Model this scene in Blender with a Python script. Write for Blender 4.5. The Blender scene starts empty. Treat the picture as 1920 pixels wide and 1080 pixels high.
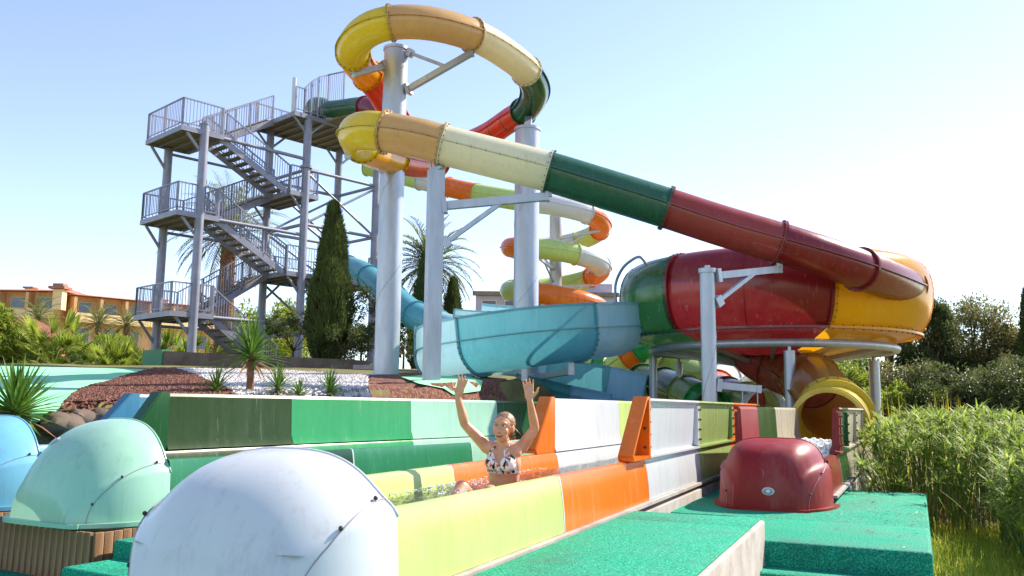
import bpy, bmesh, math, random
from mathutils import Vector, Matrix, noise
from mathutils.geometry import delaunay_2d_cdt
random.seed(7)
R = math.radians
SC = bpy.context.scene
COL = SC.collection

# ------------------------------------------------------------------ camera, sky, sun, exposure
CZ = 1.65                                   # eye height above the lane yard
PITCH, ROLL, FPX = R(7.75), R(0.67), 1632.0
FW = Vector((0, math.cos(PITCH), math.sin(PITCH)))
_u0 = Vector((0, -math.sin(PITCH), math.cos(PITCH))); _r0 = Vector((1, 0, 0))
RT = _r0*math.cos(ROLL) + _u0*math.sin(ROLL)
UP = -_r0*math.sin(ROLL) + _u0*math.cos(ROLL)
cd = bpy.data.cameras.new('camera'); cam = bpy.data.objects.new('camera', cd); COL.objects.link(cam)
m = Matrix((RT, UP, -FW)).transposed().to_4x4(); m.translation = (0, 0, CZ)
cam.matrix_world = m
cd.sensor_width = 36; cd.lens = 36*FPX/1920; cd.clip_end = 3000; cd.clip_start = .05
SC.camera = cam

SUN_AZ, SUN_EL = R(58), R(40)               # azimuth clockwise from the view axis (+Y)
w = bpy.data.worlds.new('World'); SC.world = w; w.use_nodes = True
nt = w.node_tree; bg = nt.nodes['Background']
sky = nt.nodes.new('ShaderNodeTexSky'); sky.sky_type = 'NISHITA'; sky.sun_disc = False
sky.sun_elevation = SUN_EL; sky.sun_rotation = SUN_AZ
sky.air_density = 1.0; sky.dust_density = 0.15; sky.ozone_density = 2.6; sky.altitude = 0
hs_ = nt.nodes.new('ShaderNodeHueSaturation'); hs_.inputs['Saturation'].default_value = .9; hs_.inputs['Hue'].default_value = .514
nt.links.new(sky.outputs[0], hs_.inputs['Color']); nt.links.new(hs_.outputs[0], bg.inputs[0]); bg.inputs[1].default_value = 0.122
sl = bpy.data.lights.new('sun', 'SUN'); sl.energy = 4.2; sl.angle = R(0.6); sl.color = (1, .91, .77)
so = bpy.data.objects.new('sun', sl); COL.objects.link(so)
SDIR = Vector((math.sin(SUN_AZ)*math.cos(SUN_EL), math.cos(SUN_AZ)*math.cos(SUN_EL), math.sin(SUN_EL)))
so.rotation_euler = SDIR.to_track_quat('Z', 'Y').to_euler(); so.location = SDIR*60
vs = SC.view_settings; vs.view_transform = 'Standard'; vs.look = 'None'; vs.exposure = 1.25; vs.gamma = 1
vs.use_curve_mapping = False
SC.cycles.use_denoising = True
SC.cycles.max_bounces = 8; SC.cycles.transparent_max_bounces = 12
SC.cycles.caustics_reflective = False; SC.cycles.caustics_refractive = False
SC.cycles.sample_clamp_indirect = 6

def ray(px, py): return FW*FPX + RT*(px-960) + UP*(540-py)
def P(px, py, Y):                            # where the line of sight through a photo point meets depth Y
    d = ray(px, py); return Vector((0, 0, CZ)) + d*(Y/d.y)
def G(px, py, z):                            # ... meets height z
    d = ray(px, py); return Vector((0, 0, CZ)) + d*((z-CZ)/d.z)

# ------------------------------------------------------------------ materials
def lin(c): return tuple(((v/255)/12.92 if v/255 <= .04045 else ((v/255+.055)/1.055)**2.4) for v in c)
MATS = {}
def base_mat(name):
    m = bpy.data.materials.new(name); m.use_nodes = True
    n = m.node_tree.nodes; b = n['Principled BSDF']; return m, m.node_tree, b
def noise_node(t, scale, detail=4, rough=.55, coord='Object', stretch=None):
    tc = t.nodes.new('ShaderNodeTexCoord'); nz = t.nodes.new('ShaderNodeTexNoise')
    nz.inputs['Scale'].default_value = scale; nz.inputs['Detail'].default_value = detail; nz.inputs['Roughness'].default_value = rough
    if stretch:
        mp = t.nodes.new('ShaderNodeMapping'); mp.inputs['Scale'].default_value = stretch
        t.links.new(tc.outputs[coord], mp.inputs[0]); t.links.new(mp.outputs[0], nz.inputs['Vector'])
    else: t.links.new(tc.outputs[coord], nz.inputs['Vector'])
    return nz
def ramp(t, src, stops):
    r = t.nodes.new('ShaderNodeValToRGB'); e = r.color_ramp.elements
    while len(e) < len(stops): e.new(.5)
    for k, (p, c) in enumerate(stops): e[k].position = p; e[k].color = (*c, 1)
    t.links.new(src, r.inputs[0]); return r
def mul(c, f): return tuple(min(1, v*f) for v in c)
def shell(name, rgb, rough=.2, trans=.3, var=.12, fade=.0, spec=.5):
    """gel-coated fibreglass: glossy, slightly let-through, faintly weathered"""
    if name in MATS: return MATS[name]
    m, t, b = base_mat(name); c = lin(rgb)
    n1 = noise_node(t, .9, 5, .6); n2 = noise_node(t, 5, 6, .7, stretch=(1, 1, .25))
    mx = t.nodes.new('ShaderNodeMath'); mx.operation = 'MULTIPLY'
    n3 = noise_node(t, 14, 6, .75, stretch=(1, 1, .07))
    t.links.new(n1.outputs[0], mx.inputs[0]); t.links.new(n2.outputs[0], mx.inputs[1])
    pale = tuple(v+(0.75-v)*fade for v in c)
    rp = ramp(t, mx.outputs[0], [(.08, mul(c, 1-var)), (.26, c), (.45, tuple(v+(pale[i]-v)*.8+.02 for i, v in enumerate(mul(c, 1+var*.4))))])
    sr = ramp(t, n3.outputs[0], [(.30, (.80, .79, .76)), (.47, (1, 1, 1)), (.60, (1, 1, 1)), (.72, (1.0, 1.0, 1.0))])
    mm = t.nodes.new('ShaderNodeMixRGB'); mm.blend_type = 'MULTIPLY'; mm.inputs[0].default_value = .75
    t.links.new(rp.outputs[0], mm.inputs[1]); t.links.new(sr.outputs[0], mm.inputs[2])
    lime_ = ramp(t, n3.outputs[0], [(.60, (0, 0, 0)), (.78, (.30, .30, .30))])      # pale lime-scale runs
    ml = t.nodes.new('ShaderNodeMixRGB'); t.links.new(lime_.outputs[0], ml.inputs[0]); t.links.new(mm.outputs[0], ml.inputs[1]); ml.inputs[2].default_value = (.72, .72, .70, 1)
    rp = ml
    t.links.new(rp.outputs[0], b.inputs['Base Color'])
    rr = t.nodes.new('ShaderNodeMapRange'); rr.inputs[3].default_value = rough*.6; rr.inputs[4].default_value = rough*1.7
    t.links.new(n2.outputs[0], rr.inputs[0]); t.links.new(rr.outputs[0], b.inputs['Roughness'])
    b.inputs['Specular IOR Level'].default_value = spec
    bp = t.nodes.new('ShaderNodeBump'); bp.inputs['Strength'].default_value = .05; bp.inputs['Distance'].default_value = .05
    nb = noise_node(t, 2.2, 2); t.links.new(nb.outputs[0], bp.inputs['Height']); t.links.new(bp.outputs[0], b.inputs['Normal'])
    if trans > 0:
        tr = t.nodes.new('ShaderNodeBsdfTranslucent'); t.links.new(rp.outputs[0], tr.inputs[0])
        mix = t.nodes.new('ShaderNodeMixShader'); mix.inputs[0].default_value = trans
        t.links.new(b.outputs[0], mix.inputs[1]); t.links.new(tr.outputs[0], mix.inputs[2])
        t.links.new(mix.outputs[0], t.nodes['Material Output'].inputs[0])
    MATS[name] = m; return m
def rough_mat(name, stops, scale, rough=.85, bump=.3, bscale=None, bdist=.02, detail=8, metal=0, stretch=None, trans=0, sheen=0, spec=.3):
    if name in MATS: return MATS[name]
    m, t, b = base_mat(name)
    n1 = noise_node(t, scale, detail, .65, stretch=stretch)
    rp = ramp(t, n1.outputs[0], [(p, lin(c)) for p, c in stops])
    t.links.new(rp.outputs[0], b.inputs['Base Color']); b.inputs['Roughness'].default_value = rough; b.inputs['Metallic'].default_value = metal
    b.inputs['Specular IOR Level'].default_value = spec
    if bump:
        nb = noise_node(t, bscale or scale*4, 5); bp = t.nodes.new('ShaderNodeBump')
        bp.inputs['Strength'].default_value = bump; bp.inputs['Distance'].default_value = bdist
        t.links.new(nb.outputs[0], bp.inputs['Height']); t.links.new(bp.outputs[0], b.inputs['Normal'])
    if trans:
        tr = t.nodes.new('ShaderNodeBsdfTranslucent'); t.links.new(rp.outputs[0], tr.inputs[0])
        mix = t.nodes.new('ShaderNodeMixShader'); mix.inputs[0].default_value = trans
        t.links.new(b.outputs[0], mix.inputs[1]); t.links.new(tr.outputs[0], mix.inputs[2])
        t.links.new(mix.outputs[0], t.nodes['Material Output'].inputs[0])
    MATS[name] = m; return m

SH = dict(
 lime=shell('lime_shell', (200, 220, 132), .22, .2), orange=shell('orange_shell', (234, 124, 34), .22, .2, fade=.15),
 white=shell('white_shell', (214, 217, 220), .18, .2, .05), olive=shell('olive_shell', (158, 180, 110), .25, .2),
 olivedark=shell('dark_olive_shell', (44, 66, 28), .25, .06, spec=.16),
 darkgreen=shell('dark_green_shell', (36, 90, 50), .16, .15), green=shell('green_shell', (40, 156, 84), .2, .2),
 midgreen=shell('sea_green_shell', (54, 134, 94), .22, .2, fade=.1), bottle=shell('bottle_green_shell', (38, 74, 52), .2, .1),
 mint=shell('mint_shell', (168, 212, 186), .18, .2), red=shell('red_shell', (132, 34, 38), .2, .15),
 brick=shell('brick_red_shell', (164, 70, 62), .2, .25), rust=shell('rust_shell', (148, 74, 48), .22, .25),
 yellow=shell('yellow_shell', (224, 204, 58), .16, .35, .08), gold=shell('gold_shell', (240, 178, 12), .16, .4, .08),
 tan=shell('tan_shell', (212, 176, 118), .18, .35), cream=shell('cream_shell', (236, 226, 188), .18, .35, .06),
 ivory=shell('ivory_shell', (232, 228, 196), .18, .3, .06), tubegreen=shell('tube_green_shell', (50, 100, 72), .22, .15),
 cyan=shell('cyan_shell', (162, 206, 216), .2, .25), sky=shell('pale_blue_shell', (150, 200, 230), .2, .25), teal=shell('teal_shell', (96, 172, 184), .2, .25),
 bluesh=shell('blue_shell', (122, 186, 212), .2, .2), steelblue=shell('steel_blue_shell', (66, 128, 156), .25, .15),
 maroon=shell('maroon_shell', (138, 28, 26), .36, .05, fade=.06, spec=.3), beige=shell('beige_shell', (190, 182, 160), .25, .15),
 mustard=shell('mustard_shell', (200, 178, 66), .22, .2), amber=shell('amber_shell', (172, 118, 52), .2, .3), tomato=shell('tomato_shell', (222, 76, 36), .2, .3))
GALV = rough_mat('galvanised_steel', [(.3, (164, 169, 176)), (.55, (178, 183, 190)), (.75, (188, 193, 200))], 6, .42, .04, metal=.5, spec=.5, stretch=(1, 1, .22))
GREY = rough_mat('grey_painted_steel', [(.3, (128, 128, 142)), (.6, (146, 146, 158)), (.8, (160, 158, 166))], 2.5, .45, .03, metal=.15, spec=.4)
TREAD = rough_mat('weathered_decking', [(.3, (118, 104, 90)), (.6, (146, 132, 116)), (.8, (164, 150, 132))], 4, .8, .1)
BOLT = rough_mat('dark_bolt', [(.4, (70, 62, 58)), (.7, (96, 86, 78))], 20, .5, 0, metal=.6)
CONC = rough_mat('concrete', [(.3, (120, 112, 104)), (.55, (150, 142, 132)), (.8, (172, 164, 154))], 2.2, .9, .3, 30)
PALEC = rough_mat('pale_render', [(.3, (140, 132, 126)), (.55, (170, 162, 154)), (.75, (188, 180, 172))], 3, .85, .2, 24)
BROWNWALL = rough_mat('brown_concrete', [(.3, (88, 76, 66)), (.55, (112, 98, 86)), (.8, (134, 120, 106))], 1.6, .92, .4, 22)

# ------------------------------------------------------------------ mesh helpers
class MB:
    def __init__(s): s.v = []; s.f = []
    def box(s, c, size, M=None):
        i = len(s.v); sx, sy, sz = (q/2 for q in size)
        for x in (-sx, sx):
            for y in (-sy, sy):
                for z in (-sz, sz):
                    p = Vector((x, y, z)); p = (M @ p) if M else p; s.v.append(p+Vector(c))
        for q in ((0,1,3,2),(4,6,7,5),(0,4,5,1),(2,3,7,6),(0,2,6,4),(1,5,7,3)): s.f.append(tuple(i+k for k in q))
        return s
    def bar(s, a, b, w, h=None, up=Vector((0,0,1))):
        a = Vector(a); b = Vector(b); h = h or w; t = (b-a); L = t.length
        if L < 1e-6: return s
        t /= L; sd = t.cross(up)
        if sd.length < 1e-3: sd = t.cross(Vector((1, 0, 0)))
        sd.normalize(); u = sd.cross(t); M = Matrix((sd, t, u)).transposed()
        return s.box((a+b)/2, (w, L, h), M)
    def sweep(s, pts, prof, closed=True, caps=True, frame=None, scale=None):
        i = len(s.v); n = len(prof); fr = frame or frames(pts)
        for k, (p, (sd, u, t)) in enumerate(zip(pts, fr)):
            q = scale[k] if scale else 1
            for a, b in prof: s.v.append(p+sd*(a*q)+u*(b*q))
        for k in range(len(pts)-1):
            for j in range(n if closed else n-1):
                a = i+k*n+j; b = i+k*n+(j+1) % n; s.f.append((a, b, b+n, a+n))
        if caps and closed:
            s.f.append(tuple(i+j for j in range(n))[::-1]); s.f.append(tuple(i+(len(pts)-1)*n+j for j in range(n)))
        return s
    def tube(s, a, b, r, r2=None, seg=16, caps=True):
        a = Vector(a); b = Vector(b); r2 = r if r2 is None else r2
        return s.sweep([a, b], circ(1, seg), True, caps, scale=[r, r2])
    def pipe(s, pts, r, seg=10): return s.sweep([Vector(p) for p in pts], circ(r, seg))
    def lathe(s, prof, seg=32, a0=0, a1=2*math.pi, c=(0,0,0), close=True):
        i = len(s.v); n = len(prof); c = Vector(c); full = abs(a1-a0-2*math.pi) < 1e-6
        m_ = seg if full else seg+1
        for k in range(m_):
            a = a0+(a1-a0)*k/seg
            for r, z in prof: s.v.append(c+Vector((r*math.cos(a), r*math.sin(a), z)))
        for k in range(seg):
            k2 = (k+1) % m_
            for j in range(n-1): s.f.append((i+k*n+j, i+k2*n+j, i+k2*n+j+1, i+k*n+j+1))
        return s
    def ball(s, c, ax, M=None, seg=14, rings=9):
        i = len(s.v); c = Vector(c)
        for r in range(rings+1):
            th = math.pi*r/rings
            for k in range(seg):
                a = 2*math.pi*k/seg; p = Vector((ax[0]*math.sin(th)*math.cos(a), ax[1]*math.sin(th)*math.sin(a), ax[2]*math.cos(th)))
                s.v.append(c+((M @ p) if M else p))
        for r in range(rings):
            for k in range(seg):
                a = i+r*seg+k; b = i+r*seg+(k+1) % seg; s.f.append((a, a+seg, b+seg, b))
        return s
    def caps(s, a, b, ra, rb, seg=14):
        a = Vector(a); b = Vector(b); t = (b-a).normalized(); pts = []; sc = []
        for k in range(5): th = math.pi/2*(1-k/4); pts.append(a-t*ra*math.sin(th)); sc.append(max(ra*math.cos(th), 1e-4))
        for k in range(5): th = math.pi/2*k/4; pts.append(b+t*rb*math.sin(th)); sc.append(max(rb*math.cos(th), 1e-4))
        sd = t.cross(Vector((0, 0, 1)));
        if sd.length < .05: sd = t.cross(Vector((0, 1, 0)))
        sd.normalize(); u = sd.cross(t)
        return s.sweep(pts, circ(1, seg), True, True, frame=[(sd, u, t)]*10, scale=sc)
    def mesh(s, name):
        me = bpy.data.meshes.new(name); me.from_pydata([tuple(p) for p in s.v], [], s.f); me.update(); return me
    def build(s, name, mat, parent=None, smooth=None, kind=None):
        return link(name, s.mesh(name), mat, parent, smooth, kind)
def link(name, me, mat, parent=None, smooth=None, kind=None):
    o = bpy.data.objects.new(name, me); COL.objects.link(o)
    if mat is not None and not me.materials: me.materials.append(mat)
    if smooth is not None:
        me.polygons.foreach_set('use_smooth', [True]*len(me.polygons))
        if smooth < 180: me.set_sharp_from_angle(angle=R(smooth))
    if parent: o.parent = parent
    if kind: o['kind'] = kind
    return o
def circ(r, n): return [(r*math.cos(2*math.pi*k/n), r*math.sin(2*math.pi*k/n)) for k in range(n)]
def frames(pts):
    out = []
    for k in range(len(pts)):
        t = (pts[min(k+1, len(pts)-1)]-pts[max(k-1, 0)]).normalized()
        sd = t.cross(Vector((0, 0, 1)))
        if sd.length < 1e-3: sd = Vector((1, 0, 0))
        sd.normalize(); out.append((sd, sd.cross(t), t))
    return out
def spline(ctrl, sub=14, smooth=0):
    """Catmull-Rom points with their control parameter"""
    out = []; par = []; n = len(ctrl)
    for k in range(n-1):
        p0 = ctrl[max(k-1, 0)]; p1 = ctrl[k]; p2 = ctrl[k+1]; p3 = ctrl[min(k+2, n-1)]
        for j in range(sub):
            t = j/sub
            out.append(.5*((2*p1)+(p2-p0)*t+(2*p0-5*p1+4*p2-p3)*t*t+(-p0+3*p1-3*p2+p3)*t**3)); par.append(k+t)
    out.append(ctrl[-1].copy()); par.append(n-1)
    for _ in range(smooth):
        out = [out[0]]+[(out[k-1]+out[k]*2+out[k+1])/4 for k in range(1, len(out)-1)]+[out[-1]]
    return out, par
def empty(name, loc=(0,0,0), rz=0):
    o = bpy.data.objects.new(name, None); COL.objects.link(o); o.location = loc; o.rotation_euler = (0, 0, rz)
    o.empty_display_size = .2; return o
def tag(o, label, cat, group=None):
    o['label'] = label; o['category'] = cat
    if group: o['group'] = group
    return o
def structure(o, label=None):
    o['kind'] = 'structure'
    if label: o['label'] = label
    return o
def sstep(a, b, x):
    t = max(0, min(1, (x-a)/(b-a))); return t*t*(3-2*t)

# ------------------------------------------------------------------ things built in world coordinates hang from an Empty at their base
WE = {}
def thing(name, loc, label, cat, group=None):
    o = empty(name, loc); WE[o.name] = Vector(loc); tag(o, label, cat, group); return o
_link0 = link
def link(name, me, mat, parent=None, smooth=None, kind=None):
    o = _link0(name, me, mat, parent, smooth, kind)
    if parent is not None and parent.name in WE: o.matrix_parent_inverse = Matrix.Translation(-WE[parent.name])
    return o
def clone(o, parent=None, loc=None, rz=None, label=None):
    c = o.copy(); COL.objects.link(c)
    if parent: c.parent = parent
    if loc is not None: c.location = loc
    if rz is not None: c.rotation_euler = (0, 0, rz)
    if label: c['label'] = label
    for ch in o.children: clone(ch, c)
    return c

# ------------------------------------------------------------------ terrain
D30 = Vector((.5, .866)); N30 = Vector((-.866, .5))
def ground_z(x, y):
    off = -.866*x+.5*y
    bank = CZ + min(-.72+.0665*y, 1.22 + max(0, (y-60))*.012) + .05*noise.noise((x*.35, y*.35, 0))
    right = .05 + sstep(13, 42, y)*1.55 + .04*noise.noise((x*.5, y*.5, 3))
    wx = 1-sstep(.3, 2.8, x)
    wt = sstep(9.0, 9.35, off)
    return right + (max(bank, right)-right)*wx*wt
def T(px, py):
    d = ray(px, py); d = d/d.y; o = Vector((0, 0, CZ)); y = 3.0; last = None
    while y < 29.0:
        p = o+d*y
        if p.z <= ground_z(p.x, p.y): return p
        y += .03
    return o+d*29.0
def axis(lo, hi, core_lo, core_hi, step):
    a = []; v = core_lo
    while v < core_hi: a.append(v); v += step
    a.append(core_hi); g = step
    v = core_hi
    while v < hi: g *= 1.35; v += g; a.append(min(v, hi))
    g = step; v = core_lo
    while v > lo: g *= 1.35; v -= g; a.insert(0, max(v, lo))
    return a
SOIL = rough_mat('earth_and_scrub', [(.3, (92, 80, 58)), (.5, (112, 106, 66)), (.7, (128, 132, 74))], 1.4, .95, .6, 12, .05)
xs = axis(-900, 900, -24, 16, .3); ys = axis(-60, 1400, 3, 34, .3)
tv = [(x, y, ground_z(x, y)) for y in ys for x in xs]; nx = len(xs)
tf = [(j*nx+i, j*nx+i+1, (j+1)*nx+i+1, (j+1)*nx+i) for j in range(len(ys)-1) for i in range(nx-1)]
me = bpy.data.meshes.new('ground'); me.from_pydata(tv, [], tf)
structure(link('ground', me, SOIL, smooth=180), 'bare earth and scrub ground that carries the whole park')
def patch(name, pxs, mat, dz, label, step=.35, rough=0):
    poly = [T(*p).to_2d() for p in pxs]
    lo = Vector((min(p.x for p in poly), min(p.y for p in poly))); hi = Vector((max(p.x for p in poly), max(p.y for p in poly)))
    co = list(poly); n = len(poly)
    def inside(q):
        c = False
        for k in range(n):
            a = poly[k]; b = poly[k-1]
            if (a.y > q.y) != (b.y > q.y) and q.x < (b.x-a.x)*(q.y-a.y)/(b.y-a.y)+a.x: c = not c
        return c
    y = lo.y
    while y < hi.y:
        x = lo.x
        while x < hi.x:
            q = Vector((x+random.uniform(-.1, .1)*step, y+random.uniform(-.1, .1)*step))
            if inside(q): co.append(q)
            x += step
        y += step
    vs_, _, fs, *_ = delaunay_2d_cdt(co, [(k, (k+1) % n) for k in range(n)], [], 1, 1e-4)
    me = bpy.data.meshes.new(name)
    me.from_pydata([(p.x, p.y, ground_z(p.x, p.y)+dz+random.uniform(0, rough)) for p in vs_], [], [tuple(f) for f in fs])
    o = link(name, me, mat, smooth=180); structure(o, label); return o, inside, lo, hi
COURT = rough_mat('mint_painted_court', [(.35, (128, 206, 152)), (.6, (146, 218, 168)), (.8, (158, 224, 178))], .8, .8, .08, 60, .01)
LAVA = rough_mat('brown_lava_gravel', [(.32, (70, 46, 38)), (.5, (118, 78, 64)), (.68, (158, 114, 96))], 14, .95, 1.0, 16, .06)
PEB = rough_mat('white_pebbles', [(.32, (146, 138, 136)), (.5, (204, 198, 194)), (.7, (230, 226, 222))], 12, .9, 1.0, 14, .06)
patch('sports_court', [(-120, 689), (0, 687), (150, 690), (287, 694), (240, 707), (180, 725), (140, 742), (118, 765), (100, 800), (-120, 840)], COURT, .012,
      'mint green painted ground beyond the blue hood')
gv = patch('gravel_bed', [(287, 694), (330, 694), (366, 706), (404, 724), (440, 748), (470, 775), (300, 800), (170, 812), (100, 800), (118, 765), (140, 742), (180, 725), (240, 707)], LAVA, .03,
      'brown lava gravel bank behind the green lane wall', rough=.03)
pb = patch('pebble_bed', [(330, 694), (520, 698), (690, 706), (688, 730), (700, 775), (470, 775), (440, 748), (404, 724), (366, 706)], PEB, .03,
      'white pebble bed below the low concrete wall', rough=.03)
gv2 = patch('gravel_bed', [(692, 706), (760, 704), (850, 705), (950, 714), (955, 770), (702, 775), (690, 730)], LAVA, .028, 'brown gravel strip around the foot of the big steel column', rough=.03)
patch('painted_patch', [(752, 714), (800, 710), (880, 714), (905, 722), (900, 745), (850, 752), (832, 738), (785, 730)], COURT, .085, 'mint green painted patch behind the raised hands')
def stones(name, info, mat, n, r0, r1, label):
    o, inside, lo, hi = info; mb = MB(); c = 0
    oct_ = [(1,0,0),(-1,0,0),(0,1,0),(0,-1,0),(0,0,1),(0,0,-1)]; of = [(0,2,4),(2,1,4),(1,3,4),(3,0,4),(2,0,5),(1,2,5),(3,1,5),(0,3,5)]
    while c < n:
        q = Vector((random.uniform(lo.x, hi.x), random.uniform(lo.y, hi.y)))
        if random.random() > (14/q.y) or not inside(q): continue
        c += 1; r = random.uniform(r0, r1)*(.6+q.y/30); i = len(mb.v); z = ground_z(q.x, q.y)+.045; a = random.random()*6
        for x, y, zz in oct_:
            k = r*random.uniform(.7, 1.3); mb.v.append(Vector((q.x+k*(x*math.cos(a)-y*math.sin(a)), q.y+k*(x*math.sin(a)+y*math.cos(a)), z+zz*r*.7)))
        for f in of: mb.f.append(tuple(i+t for t in f))
    ob = mb.build(name, mat, None, kind='stuff'); ob['label'] = label; ob['category'] = 'gravel'
stones('lava_gravel', gv, LAVA, 9000, .02, .045, 'loose brown lava stones on the bank')
stones('white_pebbles', pb, PEB, 9000, .02, .05, 'loose white pebbles under the concrete wall')

# ------------------------------------------------------------------ turf-covered decks
def turf(name, a, b, c):
    m, t, bs = base_mat(name)
    n1 = noise_node(t, 80, 4, .75); n2 = noise_node(t, 1.6, 5, .6)
    r1 = ramp(t, n1.outputs[0], [(.36, lin(a)), (.52, lin(b)), (.66, lin(c))])
    r2 = ramp(t, n2.outputs[0], [(.3, (.62, .64, .64)), (.48, (.95, .95, .95)), (.6, (1, 1, 1)), (.75, (1.0, .97, .9))])
    mx = t.nodes.new('ShaderNodeMixRGB'); mx.blend_type = 'MULTIPLY'; mx.inputs[0].default_value = 1
    t.links.new(r1.outputs[0], mx.inputs[1]); t.links.new(r2.outputs[0], mx.inputs[2])
    t.links.new(mx.outputs[0], bs.inputs['Base Color']); rw = t.nodes.new('ShaderNodeMapRange'); rw.inputs[1].default_value = .3; rw.inputs[2].default_value = .6; rw.inputs[3].default_value = .45; rw.inputs[4].default_value = .9; t.links.new(n2.outputs[0], rw.inputs[0]); t.links.new(rw.outputs[0], bs.inputs['Roughness'])
    bs.inputs['Specular IOR Level'].default_value = .25
    bp = t.nodes.new('ShaderNodeBump'); bp.inputs['Strength'].default_value = .9; bp.inputs['Distance'].default_value = .012
    t.links.new(n1.outputs[0], bp.inputs['Height']); t.links.new(bp.outputs[0], bs.inputs['Normal'])
    return m
TURF = turf('teal_turf_carpet', (0, 98, 76), (4, 156, 120), (84, 206, 172))
def rbox(name, x0, x1, y0, y1, z0, z1, mat, parent, bev=.02, kind=None):
    bm = bmesh.new(); bmesh.ops.create_cube(bm, size=1)
    for v in bm.verts: v.co = Vector(((x0+x1)/2+v.co.x*(x1-x0), (y0+y1)/2+v.co.y*(y1-y0), (z0+z1)/2+v.co.z*(z1-z0)))
    if bev: bmesh.ops.bevel(bm, geom=bm.edges[:], offset=bev, segments=3, profile=.5, affect='EDGES')
    me = bpy.data.meshes.new(name); bm.to_mesh(me); bm.free()
    return link(name, me, mat, parent, 40, kind)

# ------------------------------------------------------------------ run-out lanes
def lane_profile(W, right=True):
    pr = [(0, .03), (W-.26, .03), (W-.17, .055), (W-.12, .12), (W-.095, .28), (W-.07, .43), (W-.045, .462), (W-.01, .47), (W+.025, .46), (W+.035, .43),
          (W+.05, .34), (W+.064, .22), (W+.068, .13), (W+.068, .1)]
    return pr
def lane(name, label, O, az, zb, W, secs_r, secs_l):
    """trough made of right-hand and left-hand half shells, each with its own joints"""
    root = empty(name, (O[0], O[1], zb), -az); tag(root, label, 'slide lane')
    half = lane_profile(W)
    for secs, sg in ((secs_r, 1), (secs_l, -1)):
        pf = half if sg > 0 else [(-a, b) for a, b in half[::-1]]
        y0 = 0
        for k, (ye, col) in enumerate(secs):
            n = max(2, int((ye-y0)/.4)); pts = [Vector((0, y0+.005+(ye-y0-.01)*j/n, 0)) for j in range(n+1)]
            o = MB().sweep(pts, pf, closed=False).build('trough_shell', SH[col], root, 35)
            MB().sweep([Vector((0, ye-.009, .002)), Vector((0, ye+.009, .002))], [(a*1.003, b+.002) for a, b in pf], closed=False).build('joint', SH['white'], o, 35)
            y0 = ye
        MB().sweep([Vector((sg*(W+.085), .0, .085)), Vector((sg*(W+.085), y0, .085))], [(-.028, -.016), (.028, -.016), (.028, .012), (-.028, .012)]).build('base_strip', PALEC, root, 30)
    return root
def raised(root, side, W, s0, segs, gus, gcol, h0=.472, H=.54, bolts=True, glen=.5):
    pf = [(W-.06, h0), (W-.02, h0+.1), (W+.0, h0+H-.03), (W+.02, h0+H), (W+.07, h0+H), (W+.085, h0+H-.02), (W+.07, h0+H-.035), (W+.04, h0+H-.04), (W+.02, h0+.1), (W+.01, h0+.03), (W+.075, h0+.02), (W+.075, h0)]
    pf = [(a*side, b) for a, b in pf]
    if side < 0: pf = pf[::-1]
    y = s0
    for ye, col in segs:
        n = max(1, int((ye-y)/.5)); pts = [Vector((0, y+.004+(ye-y-.008)*j/n, 0)) for j in range(n+1)]
        o = MB().sweep(pts, pf).build('raised_panel', SH[col], root, 30)
        for yy in (y+.05, ye-.05):
            fl = MB().box((side*(W+.045), yy, h0+H/2-.01), (.05, .085, H-.1)).build('flange', SH[col], o)
            if bolts:
                b = MB()
                for q in range(4): b.ball((side*(W+.074), yy, h0+.1+q*(H-.2)/3), (.012, .014, .014), seg=8, rings=4)
                b.build('bolts', BOLT, o, kind='stuff')
        y = ye
    if gus:
        mb = MB(); i = 0; x0 = side*(W-.05); x1 = side*(W+.10)
        tri = [(s0-glen, h0-.005), (s0-.001, h0-.005), (s0-.001, h0+H), (s0-.10, h0+H), (s0-glen-.03, h0+.04)]
        n = len(tri)
        ti = [(s0-glen+.12, h0+.05), (s0-.03, h0+.05), (s0-.03, h0+H-.04), (s0-.09, h0+H-.04), (s0-glen+.1, h0+.07)]
        # slanted outer flange wraps a thin web: web plate plus deep rim
        for a, b in ((4, 3), (3, 2), (1, 2), (0, 1)):
            p = tri[a]; q = tri[b]; dy = -.02 if (a, b) == (1, 2) else 0; dz = .02 if (a, b) == (0, 1) else 0
            mb.bar((side*(W+.025), p[0]+dy, p[1]+dz), (side*(W+.025), q[0]+dy, q[1]+dz), .13, .028 if (a, b) != (1, 2) else .05, up=Vector((0, -1, .3)) if (a, b) != (1, 2) else Vector((0, 1, 0)))
        i = len(mb.v)
        for x in (side*(W-.045), side*(W-.02)):
            for s_, z in tri: mb.v.append(Vector((x, s_, z)))
        mb.f.append(tuple(i+k for k in range(n))); mb.f.append(tuple(i+n+k for k in range(n))[::-1])
        for k in range(n): k2 = (k+1) % n; mb.f.append((i+k, i+n+k, i+n+k2, i+k2))
        g = mb.build('end_gusset', SH[gcol], root, 30)
        b = MB()
        for q in range(3): b.ball((side*(W+.05), s0-.05, h0+.1+q*(H-.2)/2), (.016, .014, .014), seg=8, rings=4)
        b.build('bolts', BOLT, g, kind='stuff')
WATER = None
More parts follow.
